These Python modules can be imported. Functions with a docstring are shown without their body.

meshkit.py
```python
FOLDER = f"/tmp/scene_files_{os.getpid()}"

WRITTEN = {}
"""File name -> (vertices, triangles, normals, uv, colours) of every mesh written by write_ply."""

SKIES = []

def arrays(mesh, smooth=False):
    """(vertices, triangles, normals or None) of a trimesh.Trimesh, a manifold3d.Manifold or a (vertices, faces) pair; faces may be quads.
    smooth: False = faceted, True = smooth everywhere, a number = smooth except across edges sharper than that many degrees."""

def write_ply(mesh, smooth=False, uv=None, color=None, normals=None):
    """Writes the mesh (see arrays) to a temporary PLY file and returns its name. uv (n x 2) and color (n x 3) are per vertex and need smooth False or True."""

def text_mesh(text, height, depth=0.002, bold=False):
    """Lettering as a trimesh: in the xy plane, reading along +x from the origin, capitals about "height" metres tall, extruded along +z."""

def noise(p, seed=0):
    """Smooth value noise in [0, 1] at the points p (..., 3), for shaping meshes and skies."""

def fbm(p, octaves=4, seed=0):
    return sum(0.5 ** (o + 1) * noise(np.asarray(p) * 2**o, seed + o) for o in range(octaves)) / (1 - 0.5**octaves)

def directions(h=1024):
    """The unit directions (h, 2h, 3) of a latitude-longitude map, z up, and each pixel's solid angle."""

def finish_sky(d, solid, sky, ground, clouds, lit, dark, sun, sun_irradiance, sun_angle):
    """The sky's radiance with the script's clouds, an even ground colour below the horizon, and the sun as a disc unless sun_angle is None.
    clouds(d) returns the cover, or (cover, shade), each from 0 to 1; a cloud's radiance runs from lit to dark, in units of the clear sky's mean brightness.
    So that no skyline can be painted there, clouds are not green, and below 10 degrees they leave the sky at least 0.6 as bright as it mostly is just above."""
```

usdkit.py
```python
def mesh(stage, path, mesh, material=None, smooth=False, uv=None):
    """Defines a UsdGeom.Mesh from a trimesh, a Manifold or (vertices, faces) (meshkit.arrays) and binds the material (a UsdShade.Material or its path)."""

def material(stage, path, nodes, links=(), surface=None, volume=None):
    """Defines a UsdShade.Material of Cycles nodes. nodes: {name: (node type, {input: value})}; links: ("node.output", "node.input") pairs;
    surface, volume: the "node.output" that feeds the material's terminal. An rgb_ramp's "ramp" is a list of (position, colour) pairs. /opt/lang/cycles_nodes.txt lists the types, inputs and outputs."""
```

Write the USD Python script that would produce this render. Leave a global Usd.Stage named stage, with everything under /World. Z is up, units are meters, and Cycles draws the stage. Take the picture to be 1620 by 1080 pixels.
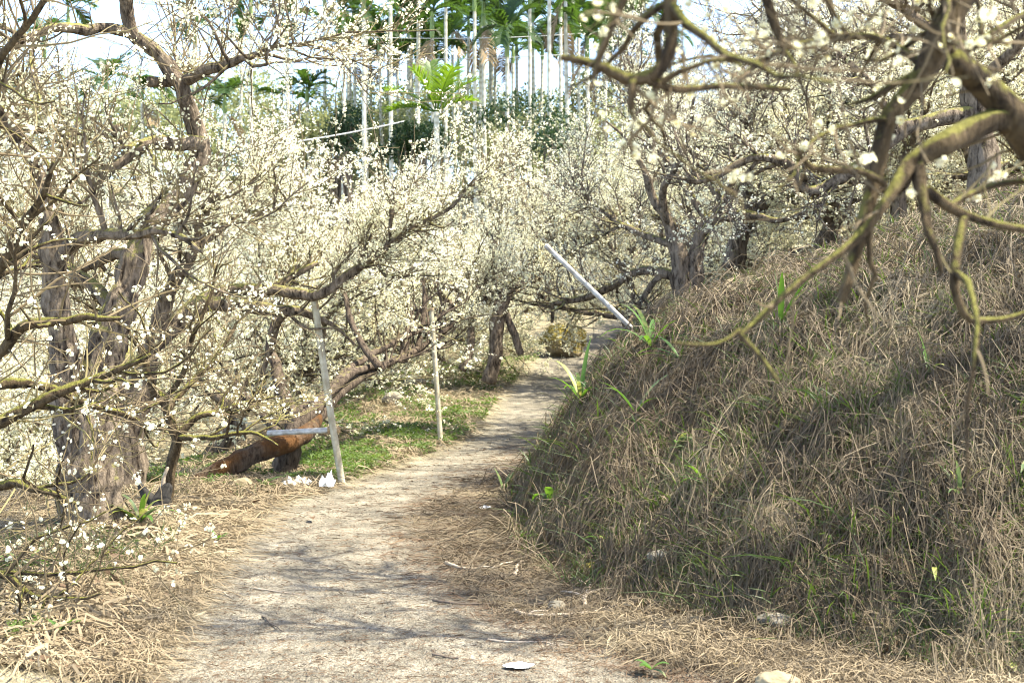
import math
import numpy as np, trimesh, usdkit, meshkit
from scipy.interpolate import PchipInterpolator
from pxr import Usd, UsdGeom, UsdLux, UsdShade, Gf, Sdf, Vt

RNG = np.random.default_rng(11)
stage = Usd.Stage.CreateInMemory()
UsdGeom.SetStageUpAxis(stage, 'Z')
UsdGeom.SetStageMetersPerUnit(stage, 1.0)
stage.SetDefaultPrim(UsdGeom.Xform.Define(stage, '/World').GetPrim())

# ------------------------------------------------------------------ camera, sky, sun, exposure
EYE_H, FPX = 1.5, 2000.0                       # eye height; focal length in pixels of a 1620 wide picture
EXPOSURE = 2.0
SUN = np.array([0.50, -0.12, 0.86]); SUN /= np.linalg.norm(SUN)
cam = UsdGeom.Camera.Define(stage, '/World/camera')
cam.CreateHorizontalApertureAttr(36.0); cam.CreateVerticalApertureAttr(24.0)
cam.CreateFocalLengthAttr(36.0 * FPX / 1620)
cam.CreateFStopAttr(4.5); cam.CreateFocusDistanceAttr(8.5)
cam.CreateExposureAttr(EXPOSURE)
cam.AddTranslateOp().Set(Gf.Vec3d(0, 0, EYE_H)); cam.AddRotateXOp().Set(90.0)

sky = UsdLux.DomeLight.Define(stage, '/World/sky')
skym = usdkit.material(stage, '/World/Looks/sky', {
    's': ('sky_texture', {'sky_type': 'single_scattering', 'sun_disc': False, 'sun_elevation': float(math.asin(SUN[2])),
                          'sun_rotation': float(math.atan2(SUN[0], SUN[1])), 'aerosol_density': 2.0, 'altitude': 300.0}),
    'b': ('background_shader', {'strength': 0.15})}, [('s.color', 'b.color')], surface='b.background')
UsdShade.MaterialBindingAPI.Apply(sky.GetPrim()).Bind(skym)
sky.GetPrim().SetCustomDataByKey('kind', 'structure')
sun = UsdLux.DistantLight.Define(stage, '/World/sun')
sun.CreateIntensityAttr(1.25); sun.CreateAngleAttr(0.53); sun.CreateColorAttr(Gf.Vec3f(1.0, 0.935, 0.77))
sun.GetPrim().CreateAttribute('inputs:normalize', Sdf.ValueTypeNames.Bool).Set(True)
rot = Gf.Rotation(Gf.Vec3d(0, 0, -1), Gf.Vec3d(*map(float, -SUN)))
sun.AddTransformOp().Set(Gf.Matrix4d().SetRotate(rot))

# ------------------------------------------------------------------ naming helpers
USED = {}
def numbered(path):
    n = USED.get(path, -1) + 1
    USED[path] = n
    return path if n == 0 else f'{path}_{n:03d}'
def say(prim, label=None, cat=None, group=None, kind=None):
    for k, v in (('label', label), ('category', cat), ('group', group), ('kind', kind)):
        if v: prim.SetCustomDataByKey(k, v)
    return prim
def thing(name, label, cat, loc=(0, 0, 0), rz=0.0, scale=1.0, group=None):
    x = UsdGeom.Xform.Define(stage, numbered('/World/' + name))
    x.AddTranslateOp().Set(Gf.Vec3d(*map(float, loc)))
    if rz: x.AddRotateZOp().Set(math.degrees(rz))
    if np.ndim(scale) or scale != 1.0:
        x.AddScaleOp().Set(Gf.Vec3f(*np.broadcast_to(np.asarray(scale, float), 3).tolist()))
    return say(x.GetPrim(), label, cat, group)
def part(name, mesh, mat, parent=None, smooth=False, kind=None, label=None, origin=None):
    base = str(parent.GetPath()) if parent is not None else '/World'
    if origin is not None:
        v, f = (mesh.vertices, mesh.faces) if hasattr(mesh, 'faces') else mesh
        mesh = (np.asarray(v) - np.asarray(origin), f)
    m = usdkit.mesh(stage, numbered(base + '/' + name), mesh, mat, smooth=smooth)
    return say(m.GetPrim(), label, None, None, kind)
def copy_of(root, name, label, loc, rz, scale=1.0, cat=None, group=None):
    r = thing(name, label, cat, loc, rz, scale, group)
    r.GetReferences().AddInternalReference(root.GetPath()); r.SetInstanceable(True)
    return r
ORD = ['first', 'second', 'third', 'fourth', 'fifth', 'sixth', 'seventh', 'eighth', 'ninth', 'tenth', 'eleventh', 'twelfth', 'thirteenth',
       'fourteenth', 'fifteenth', 'sixteenth', 'seventeenth', 'eighteenth', 'nineteenth', 'twentieth'] + [f"{n}{({1: 'st', 2: 'nd', 3: 'rd'}).get(n % 10, 'th')}" for n in range(21, 100)]

# ------------------------------------------------------------------ materials
def M(name, nodes, links, surface): return usdkit.material(stage, '/World/Looks/' + name, nodes, links, surface=surface)
def island_mat(name, ramp, translucent=0.0, rough=0.7, tcol=None, spec=0.3):
    """A different tone for every separate piece of the mesh."""
    n = {'g': ('geometry', {}), 'r': ('rgb_ramp', {'ramp': ramp}),
         'nz': ('noise_texture', {'scale': 1.3, 'detail': 2.0}), 'mr': ('map_range', {'from_min': 0.3, 'from_max': 0.7, 'to_min': -0.14, 'to_max': 0.14}),
         'ad': ('math', {'math_type': 'add', 'use_clamp': True}),
         'p': ('principled_bsdf', {'roughness': rough, 'specular_ior_level': spec})}
    l = [('g.position', 'nz.vector'), ('nz.fac', 'mr.value'), ('mr.result', 'ad.value1'), ('g.random_per_island', 'ad.value2'), ('ad.value', 'r.fac'), ('r.color', 'p.base_color')]
    if not translucent: return M(name, n, l, 'p.BSDF')
    n['t'] = ('translucent_bsdf', {}); n['x'] = ('mix_closure', {'fac': translucent})
    if tcol is not None:
        n['tc'] = ('mix_color', {'blend_type': 'multiply', 'fac': 1.0, 'b': tcol}); l += [('r.color', 'tc.a'), ('tc.result', 't.color')]
    else: l += [('r.color', 't.color')]
    return M(name, n, l + [('p.BSDF', 'x.closure1'), ('t.BSDF', 'x.closure2')], 'x.closure')

def bark_mat(name, dark, light, moss, moss_amt, scale=20.0, patch=None, bump=0.9):
    """Fissured bark with lichen and moss that favours the upper side."""
    n = {'g': ('geometry', {}), 'mp': ('mapping', {'scale': (1.0, 1.0, 0.28)}),
         'nz': ('noise_texture', {'scale': scale, 'detail': 6.0, 'roughness': 0.65, 'distortion': 0.6}),
         'fi': ('noise_texture', {'scale': scale * 4.0, 'detail': 5.0, 'roughness': 0.7}),
         'r': ('rgb_ramp', {'ramp': [(0.36, dark), (0.47, tuple(0.5 * (a + b) for a, b in zip(dark, light))), (0.60, light)]}),
         'sx': ('separate_xyz', {}), 'up': ('map_range', {'from_min': -0.5, 'from_max': 1.0, 'to_min': -0.25, 'to_max': 0.32}),
         'mz': ('noise_texture', {'scale': 9.0, 'detail': 5.0, 'roughness': 0.7}),
         'ma': ('math', {'math_type': 'add'}), 'mm': ('map_range', {'from_min': 0.62 - 0.3 * moss_amt, 'from_max': 0.74 - 0.3 * moss_amt}),
         'mc': ('rgb_ramp', {'ramp': [(0.35, tuple(0.55 * c for c in moss)), (0.65, moss)]}),
         'x': ('mix_color', {}), 'bs': ('math', {'math_type': 'multiply_add', 'value2': 0.5}),
         'b': ('bump', {'strength': bump, 'distance': 0.05}), 'p': ('principled_bsdf', {'roughness': 0.9, 'specular_ior_level': 0.15})}
    l = [('g.position', 'mp.vector'), ('mp.vector', 'nz.vector'), ('mp.vector', 'fi.vector'), ('nz.fac', 'r.fac'), ('g.normal', 'sx.vector'), ('sx.z', 'up.value'),
         ('g.position', 'mz.vector'), ('mz.fac', 'ma.value1'), ('up.result', 'ma.value2'), ('ma.value', 'mm.value'), ('fi.fac', 'mc.fac'),
         ('mm.result', 'x.fac'), ('mc.color', 'x.b'), ('x.result', 'p.base_color'), ('fi.fac', 'bs.value1'), ('nz.fac', 'bs.value3'), ('bs.value', 'b.height'), ('b.normal', 'p.normal')]
    if patch:
        n['pz'] = ('noise_texture', {'scale': 3.5, 'detail': 4.0}); n['pm'] = ('map_range', {'from_min': 0.40, 'from_max': 0.58}); n['px'] = ('mix_color', {'b': patch})
        l += [('g.position', 'pz.vector'), ('pz.fac', 'pm.value'), ('pm.result', 'px.fac'), ('r.color', 'px.a'), ('px.result', 'x.a')]
    else: l += [('r.color', 'x.a')]
    return M(name, n, l, 'p.BSDF')

m_bark = bark_mat('bark', (0.025, 0.017, 0.012), (0.22, 0.175, 0.13), (0.28, 0.26, 0.09), 0.0)
m_bark_rust = bark_mat('bark_rust', (0.02, 0.013, 0.008), (0.11, 0.08, 0.055), (0.24, 0.21, 0.09), -0.9, patch=(0.095, 0.045, 0.016))
m_bark_dark = bark_mat('bark_dark', (0.02, 0.014, 0.010), (0.13, 0.10, 0.075), (0.24, 0.21, 0.09), -0.5)
m_bark_moss = bark_mat('bark_moss', (0.022, 0.015, 0.009), (0.11, 0.08, 0.045), (0.21, 0.20, 0.05), 0.24, scale=26.0)
m_twig = island_mat('twig', [(0.0, (0.12, 0.09, 0.05)), (0.3, (0.25, 0.225, 0.08)), (0.65, (0.41, 0.41, 0.12)), (1.0, (0.52, 0.52, 0.21))], rough=0.8)
m_twig_grey = island_mat('twig_grey', [(0.0, (0.10, 0.078, 0.06)), (0.5, (0.28, 0.24, 0.175)), (1.0, (0.47, 0.43, 0.33))], rough=0.8)
m_petal = island_mat('petal', [(0.0, (0.82, 0.80, 0.57)), (0.17, (0.885, 0.88, 0.78)), (1.0, (0.915, 0.91, 0.87))], translucent=0.5, rough=0.6)
m_stamen = island_mat('stamen', [(0.0, (0.55, 0.45, 0.10)), (1.0, (0.72, 0.62, 0.22))], rough=0.7)
m_calyx = island_mat('calyx', [(0.0, (0.35, 0.22, 0.07)), (1.0, (0.48, 0.42, 0.10))], rough=0.7)
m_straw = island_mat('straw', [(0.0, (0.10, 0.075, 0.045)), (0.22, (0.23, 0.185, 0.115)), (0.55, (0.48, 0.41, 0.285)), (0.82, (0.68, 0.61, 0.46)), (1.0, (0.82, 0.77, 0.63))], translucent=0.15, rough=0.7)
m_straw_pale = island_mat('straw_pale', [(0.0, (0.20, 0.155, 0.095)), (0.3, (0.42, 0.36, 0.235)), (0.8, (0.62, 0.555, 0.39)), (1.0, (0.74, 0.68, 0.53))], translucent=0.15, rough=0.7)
m_grass = island_mat('grass', [(0.0, (0.05, 0.075, 0.025)), (0.5, (0.10, 0.145, 0.04)), (0.85, (0.18, 0.21, 0.06)), (1.0, (0.34, 0.30, 0.12))], translucent=0.4, rough=0.5, tcol=(1.6, 1.7, 0.6))
m_herb = island_mat('herb', [(0.0, (0.07, 0.11, 0.025)), (0.5, (0.16, 0.215, 0.045)), (0.8, (0.30, 0.33, 0.08)), (1.0, (0.42, 0.38, 0.15))], translucent=0.35, rough=0.55, tcol=(1.5, 1.6, 0.6))
m_broad = island_mat('broad_leaf', [(0.0, (0.07, 0.14, 0.03)), (0.6, (0.13, 0.20, 0.05)), (1.0, (0.27, 0.28, 0.08))], translucent=0.45, rough=0.45, tcol=(1.6, 1.6, 0.6))
def leaf_mat(name, c1, c2, c3):
    return M(name, {'g': ('geometry', {}), 'nz': ('noise_texture', {'scale': 26.0, 'detail': 4.0}), 'r': ('rgb_ramp', {'ramp': [(0.3, c1), (0.5, c2), (0.72, c3)]}), 'p': ('principled_bsdf', {'roughness': 0.5}),
        't': ('translucent_bsdf', {}), 'x': ('mix_closure', {'fac': 0.4})}, [('g.position', 'nz.vector'), ('nz.fac', 'r.fac'), ('r.color', 'p.base_color'), ('r.color', 't.color'), ('p.BSDF', 'x.closure1'), ('t.BSDF', 'x.closure2')], 'x.closure')
m_leaf_dull = leaf_mat('leaf_dull', (0.05, 0.09, 0.03), (0.11, 0.16, 0.06), (0.24, 0.22, 0.10))
m_leaf_yellow = leaf_mat('leaf_yellowing', (0.14, 0.20, 0.04), (0.28, 0.31, 0.07), (0.40, 0.33, 0.12))
m_palm_leaf = island_mat('palm_leaf', [(0.0, (0.03, 0.06, 0.018)), (0.6, (0.06, 0.105, 0.025)), (1.0, (0.12, 0.16, 0.04))], translucent=0.4, rough=0.4, tcol=(1.8, 1.8, 0.6))
m_palm_young = island_mat('palm_leaf_young', [(0.0, (0.06, 0.12, 0.02)), (1.0, (0.14, 0.22, 0.03))], translucent=0.55, rough=0.4, tcol=(2.4, 2.0, 0.4))
m_palm_dead = island_mat('palm_leaf_dead', [(0.0, (0.22, 0.16, 0.09)), (1.0, (0.42, 0.34, 0.2))], translucent=0.2)
m_shrub = island_mat('shrub_leaf', [(0.0, (0.02, 0.045, 0.015)), (0.6, (0.04, 0.075, 0.02)), (1.0, (0.10, 0.14, 0.03))], translucent=0.25, rough=0.45)
m_shrub_pale = island_mat('shrub_leaf_pale', [(0.0, (0.24, 0.26, 0.11)), (0.6, (0.42, 0.41, 0.21)), (1.0, (0.60, 0.54, 0.36))], translucent=0.5, rough=0.5)
m_yellow = island_mat('yellow_leaf', [(0.0, (0.55, 0.42, 0.03)), (1.0, (0.68, 0.56, 0.06))], translucent=0.3)
m_litter = island_mat('leaf_litter', [(0.0, (0.09, 0.055, 0.03)), (0.5, (0.24, 0.17, 0.10)), (1.0, (0.46, 0.38, 0.26))], translucent=0.1)
m_gravel = island_mat('gravel', [(0.0, (0.10, 0.088, 0.07)), (0.5, (0.24, 0.215, 0.17)), (1.0, (0.42, 0.39, 0.32))], rough=0.9)
def simple(name, c1, c2, scale, rough=0.7, metallic=0.0, bump=0.3, spec=0.3):
    return M(name, {'g': ('geometry', {}), 'nz': ('noise_texture', {'scale': scale, 'detail': 6.0, 'roughness': 0.65}), 'r': ('rgb_ramp', {'ramp': [(0.3, c1), (0.7, c2)]}),
                    'b': ('bump', {'strength': bump, 'distance': 0.01}), 'p': ('principled_bsdf', {'roughness': rough, 'metallic': metallic, 'specular_ior_level': spec})},
             [('g.position', 'nz.vector'), ('nz.fac', 'r.fac'), ('nz.fac', 'b.height'), ('b.normal', 'p.normal'), ('r.color', 'p.base_color')], 'p.BSDF')
m_palm_trunk = M('palm_trunk', {'tc': ('texture_coordinate', {}), 'w': ('wave_texture', {'wave_type': 'bands', 'bands_direction': 'z', 'scale': 1.6, 'distortion': 0.6, 'detail': 1.0}),
    'nz': ('noise_texture', {'scale': 2.5, 'detail': 5.0}), 'mx': ('math', {'math_type': 'multiply_add', 'value2': 0.35}), 'r': ('rgb_ramp', {'ramp': [(0.3, (0.20, 0.19, 0.13)), (0.6, (0.38, 0.37, 0.29)), (0.95, (0.48, 0.47, 0.40))]}),
    'p': ('principled_bsdf', {'roughness': 0.8})}, [('tc.object', 'w.vector'), ('tc.object', 'nz.vector'), ('w.fac', 'mx.value1'), ('nz.fac', 'mx.value3'), ('mx.value', 'r.fac'), ('r.color', 'p.base_color')], 'p.BSDF')
m_palm_shaft = simple('palm_shaft', (0.10, 0.16, 0.05), (0.20, 0.26, 0.09), 3.0, 0.5)
m_pole = simple('pole_paint', (0.21, 0.18, 0.115), (0.46, 0.43, 0.33), 9.0, 0.55, 0.0, 0.25)
m_pole_rust = simple('pole_rust', (0.22, 0.13, 0.06), (0.45, 0.36, 0.22), 20.0, 0.8)
m_pipe = simple('galvanised_pipe', (0.20, 0.175, 0.14), (0.56, 0.57, 0.57), 11.0, 0.5, 0.2, 0.2)
m_rock = simple('rock', (0.09, 0.08, 0.06), (0.24, 0.215, 0.17), 7.0, 0.9, bump=0.8)
m_rock_pale = simple('rock_pale', (0.13, 0.105, 0.06), (0.26, 0.22, 0.14), 9.0, 0.9, bump=0.8)
m_char = simple('charred_wood', (0.008, 0.007, 0.006), (0.03, 0.027, 0.024), 18.0, 0.8, bump=0.8)
m_stick = simple('dead_stick', (0.20, 0.155, 0.11), (0.46, 0.39, 0.30), 25.0, 0.85, bump=0.5)
m_stick_dark = simple('dark_stick', (0.05, 0.038, 0.028), (0.13, 0.10, 0.075), 25.0, 0.85, bump=0.5)
m_plastic = simple('white_plastic', (0.66, 0.69, 0.73), (0.82, 0.84, 0.86), 12.0, 0.3, bump=0.2, spec=0.5)
m_wire = simple('wire', (0.45, 0.45, 0.43), (0.6, 0.6, 0.58), 4.0, 0.5)
m_moss_rock = bark_mat('mossy_rock', (0.10, 0.08, 0.05), (0.26, 0.22, 0.15), (0.24, 0.19, 0.045), 0.7, scale=7.0)

# ------------------------------------------------------------------ the lie of the land
FOOT = np.array([(60, 1.5), (8, 3.4), (3.4, 4.8), (1.95, 5.6), (1.1, 6.4), (0.45, 7.5), (0.0, 9.0), (-0.14, 10.4), (0.16, 13), (0.65, 16.7), (1.15, 20), (1.6, 24), (2.15, 28), (2.85, 32), (5, 36), (11, 40), (60, 46)], float)
LX, LY = np.array([-1.7, -1.75, -1.85, -2.05, -2.3, -1.85, -1.1, -.7, -.3, .2, .9, 3.6, 20]), np.array([-30, 5.5, 6.5, 8.3, 11.5, 13, 16.7, 19, 24, 28, 32, 37, 46.])
def seg_dist(x, y):
    d = np.full(np.shape(x), 1e9)
    for (ax, ay), (bx, by) in zip(FOOT[:-1], FOOT[1:]):
        t = np.clip(((x - ax) * (bx - ax) + (y - ay) * (by - ay)) / ((bx - ax) ** 2 + (by - ay) ** 2), 0, 1)
        d = np.minimum(d, np.hypot(x - ax - t * (bx - ax), y - ay - t * (by - ay)))
    inside = np.zeros(np.shape(x), bool)
    for (ax, ay), (bx, by) in zip(FOOT, np.roll(FOOT, -1, 0)):
        c = (ay > y) != (by > y)
        with np.errstate(divide='ignore', invalid='ignore'):
            inside ^= c & (x < (bx - ax) * (y - ay) / (by - ay) + ax)
    return np.where(inside, d, -d)
def sst(a, b, v):
    t = np.clip((v - a) / (b - a), 0, 1); return t * t * (3 - 2 * t)
def softplus(v, w): return w * np.logaddexp(0, v / w)
def fb(x, y, s, seed, o=4): return meshkit.fbm(np.stack([x * s, y * s, 0 * x + 0.37], -1), o, seed) - 0.5
def foot_s(x, y): return seg_dist(x, y) + 0.55 * fb(x, y, 0.9, 5) * sst(40, 20, y)
def H(x, y):
    x, y = np.asarray(x, float), np.asarray(y, float)
    z = softplus(y - 21, 1.2) * 0.1 * 1.0
    z = np.where(y > 33, 1.25 + 0 * y, z)
    z = np.minimum(z, 1.25)
    l = np.interp(y, LY, LX) - x
    z = z - 2.3 * sst(1.8, 9, l) * sst(9, 17, y) - 0.35 * sst(1.2, 4, l) * sst(14, 6, y)
    z = z + 0.10 * np.exp(-((l - 0.9) / 0.6) ** 2) * sst(13, 9, y)
    hill = 0.385 * softplus(y - 34, 2.0)
    hill = np.where(y > 62, 0.385 * 28 - 0.10 * (y - 62), hill)
    z = z + np.maximum(hill, -3)
    s = foot_s(x, y)
    near = sst(40, 30, y)
    front = sst(12.5, 8.0, y)                                        # the face towards the viewer is laid back further
    steep = 1.72 * (1 - (1 - np.clip(s / 1.75, 0, 1)) ** 1.7) + 0.37 * softplus(s - 1.6, 0.3)
    laid = 0.84 * s - 0.47 * softplus(s - 2.2, 0.5) - 0.10 * np.exp(-(s / 0.4) ** 2)
    bank = steep + (laid - steep) * front
    bank = np.where(s > 0, bank, 0)
    bank = np.minimum(bank, 9 + 0.05 * bank)
    z = z + bank * (0.25 + 0.75 * near)
    on = sst(-0.1, 0.4, s)
    off = sst(0.1, 0.9, l)
    rough = np.maximum(on, off)
    z = z + fb(x, y, 1.6, 1) * (0.04 + 0.52 * on + 0.12 * off) + fb(x, y, 4.2, 2) * (0.025 + 0.26 * on + 0.08 * off)
    z = z + fb(x, y, 2.6, 14, 2) * 0.05 * (1 - rough)                  # hollows trodden in the path
    z = z + fb(x, y, 0.12, 9, 3) * 2.2 * sst(36, 55, y)
    return z
def slope(x, y, e=0.06):
    gx = (H(x + e, y) - H(x - e, y)) / (2 * e); gy = (H(x, y + e) - H(x, y - e)) / (2 * e)
    return gx, gy

def at(px, py, d): return np.array([(px - 810) / FPX * d, d, EYE_H + (540 - py) / FPX * d])
def proj(p): p = np.asarray(p, float); return 810 + FPX * p[..., 0] / p[..., 1], 540 - FPX * (p[..., 2] - EYE_H) / p[..., 1]

def axis(lo, hi, near_lo, near_hi, step, grow):
    mid = list(np.arange(near_lo, near_hi, step)); a, b, s = [near_lo], [mid[-1]], step
    while a[-1] > lo: s *= grow; a.append(a[-1] - s)
    s = step
    while b[-1] < hi: s *= grow; b.append(b[-1] + s)
    return np.array(a[:0:-1] + mid + b[1:])
xs, ys = axis(-260, 260, -5.0, 6.5, 0.09, 1.12), axis(-25, 420, 4.6, 17.0, 0.08, 1.045)
gx, gy = np.meshgrid(xs, ys)
gz = H(gx, gy)
V = np.stack([gx, gy, gz], -1).reshape(-1, 3)
ny, nx = gx.shape
i = (np.arange(ny - 1)[:, None] * nx + np.arange(nx - 1)[None]).ravel()
F = np.stack([i, i + 1, i + nx + 1, i + nx], 1)
fs, fl = foot_s(gx, gy).ravel(), (np.interp(gy, LY, LX) - gx).ravel() + 0.5 * fb(gx, gy, 1.4, 21).ravel()
pathness = sst(0.25, -0.35, fs) * sst(0.15, -0.35, fl)
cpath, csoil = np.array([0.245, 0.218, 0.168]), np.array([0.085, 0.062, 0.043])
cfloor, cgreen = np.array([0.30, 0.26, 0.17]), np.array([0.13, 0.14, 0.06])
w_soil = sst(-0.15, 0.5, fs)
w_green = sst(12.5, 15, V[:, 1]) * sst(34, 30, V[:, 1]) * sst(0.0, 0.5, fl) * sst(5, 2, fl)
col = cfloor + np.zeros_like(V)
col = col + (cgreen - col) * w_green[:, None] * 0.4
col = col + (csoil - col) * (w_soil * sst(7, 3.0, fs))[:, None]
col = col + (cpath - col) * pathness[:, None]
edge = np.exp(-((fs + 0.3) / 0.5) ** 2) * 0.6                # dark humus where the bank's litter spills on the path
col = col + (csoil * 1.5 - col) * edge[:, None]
m_ground = M('ground', {'a': ('attribute', {'attribute': 'earth'}), 'g': ('geometry', {}),
    'n1': ('noise_texture', {'scale': 2.6, 'detail': 8.0, 'roughness': 0.68}), 'r1': ('map_range', {'from_min': 0.32, 'from_max': 0.66, 'to_min': 0.45, 'to_max': 1.25}),
    'n2': ('noise_texture', {'scale': 45.0, 'detail': 5.0, 'roughness': 0.75}), 'r2': ('map_range', {'from_min': 0.32, 'from_max': 0.66, 'to_min': 0.45, 'to_max': 1.35}),
    'v': ('voronoi_texture', {'scale': 90.0}), 'rv': ('map_range', {'from_min': 0.0, 'from_max': 0.7, 'to_min': 1.15, 'to_max': 0.72}),
    'mu': ('math', {'math_type': 'multiply'}), 'mu2': ('math', {'math_type': 'multiply'}), 'c': ('vector_math', {'math_type': 'scale'}),
    'h': ('math', {'math_type': 'add'}), 'b': ('bump', {'strength': 0.8, 'distance': 0.012}), 'p': ('principled_bsdf', {'roughness': 0.95, 'specular_ior_level': 0.1})},
    [('g.position', 'n1.vector'), ('g.position', 'n2.vector'), ('g.position', 'v.vector'), ('n1.fac', 'r1.value'), ('n2.fac', 'r2.value'), ('v.distance', 'rv.value'),
     ('r1.result', 'mu.value1'), ('r2.result', 'mu.value2'), ('mu.value', 'mu2.value1'), ('rv.result', 'mu2.value2'), ('a.color', 'c.vector1'), ('mu2.value', 'c.scale'),
     ('c.vector', 'p.base_color'), ('n2.fac', 'h.value1'), ('v.distance', 'h.value2'), ('h.value', 'b.height'), ('b.normal', 'p.normal')], 'p.BSDF')
fc = lambda a: a[F].mean(1)
is_path = (fc(pathness) > 0.5) & (V[F][:, :, 1].mean(1) < 38)
is_bank = (fc(fs) > 0.05) & ~is_path & (V[F][:, :, 1].mean(1) < 40)
N0 = meshkit.arrays((V, F), True)[2]
for name, sel in (('path', is_path), ('bank', is_bank), ('ground', ~is_path & ~is_bank)):
    f = F[sel]; used, inv = np.unique(f, return_inverse=True); f = inv.reshape(f.shape)
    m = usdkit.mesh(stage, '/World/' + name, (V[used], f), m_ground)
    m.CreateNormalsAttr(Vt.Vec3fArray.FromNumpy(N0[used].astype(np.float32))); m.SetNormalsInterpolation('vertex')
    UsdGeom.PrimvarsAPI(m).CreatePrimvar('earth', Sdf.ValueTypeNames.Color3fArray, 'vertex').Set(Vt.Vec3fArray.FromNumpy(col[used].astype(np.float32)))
    say(m.GetPrim(), {'path': 'pale gravel and dry litter footpath winding up through the orchard', 'bank': 'steep earth bank cut along the right of the path',
                      'ground': 'orchard ground and hillside around the path'}[name], None, None, 'structure')

# ------------------------------------------------------------------ geometry helpers
def nrm(v): return v / np.maximum(np.linalg.norm(v, axis=-1, keepdims=True), 1e-9)
def cat(parts):
    vs, fs_, n = [], [], 0
    for v, f in parts:
        vs.append(v); fs_.append(np.asarray(f) + n); n += len(v)
    return np.vstack(vs), np.vstack(fs_)
def spline(pts, n):
    pts = np.asarray(pts, float)
    t = np.r_[0, np.cumsum(np.linalg.norm(np.diff(pts[:, :3], axis=0), axis=1))]
    return PchipInterpolator(t, pts)(np.linspace(0, t[-1], n))
def tube(pr, sides=10, gnarl=0.12, seed=0, cap=True):
    """pr (n,4): points and radii; gnarl = relative roughness of the surface."""
    p, r = pr[:, :3], pr[:, 3]
    T = nrm(np.gradient(p, axis=0)); U = np.zeros_like(T)
    u = np.cross(T[0], [0.31, 0.52, 0.79]); U[0] = u / np.linalg.norm(u)
    for k in range(1, len(p)):
        u = U[k - 1] - T[k] * (U[k - 1] @ T[k]); U[k] = u / np.linalg.norm(u)
    W = np.cross(T, U)
    a = np.arange(sides) / sides * 2 * np.pi
    d = U[:, None] * np.cos(a)[None, :, None] + W[:, None] * np.sin(a)[None, :, None]
    v = p[:, None] + d * r[:, None, None]
    if gnarl:
        q = np.concatenate([(p[:, None] + d * 0.03) * np.array([9, 9, 5.0])], -1)
        k = (meshkit.fbm(q + seed * 7.3, 3, seed % 97) - 0.5) * 2
        run = np.r_[0, np.cumsum(np.linalg.norm(np.diff(p, axis=0), axis=1))]
        tw_ = a[None] + run[:, None] * 0.25                              # fissures run along the limb and twist slowly
        fq = np.stack([np.cos(tw_) * 5.0, np.sin(tw_) * 5.0, run[:, None] * 2.2 + 0 * tw_], -1)
        fis = np.abs(meshkit.fbm(fq + seed, 3, seed % 89) - 0.5) * 4
        v = p[:, None] + d * (r[:, None] * (1 + gnarl * (k * 1.2 + np.minimum(fis, 1) * 0.9 - .5)))[..., None]
    n = len(p); v = v.reshape(-1, 3)
    i = np.arange(n - 1)[:, None] * sides; j = np.arange(sides)[None]; j2 = (j + 1) % sides
    f = np.stack([i + j, i + j2, i + sides + j2, i + sides + j], -1).reshape(-1, 4)
    f = np.vstack([f[:, [0, 1, 2]], f[:, [0, 2, 3]]])
    if cap:
        e = len(v); b = (n - 1) * sides
        v = np.vstack([v, p[-1] + T[-1] * r[-1] * 0.4, p[0] - T[0] * r[0] * 0.2])
        f = np.vstack([f, [(b + q_, b + (q_ + 1) % sides, e) for q_ in range(sides)], [((q_ + 1) % sides, q_, e + 1) for q_ in range(sides)]])
    return v, f
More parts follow.
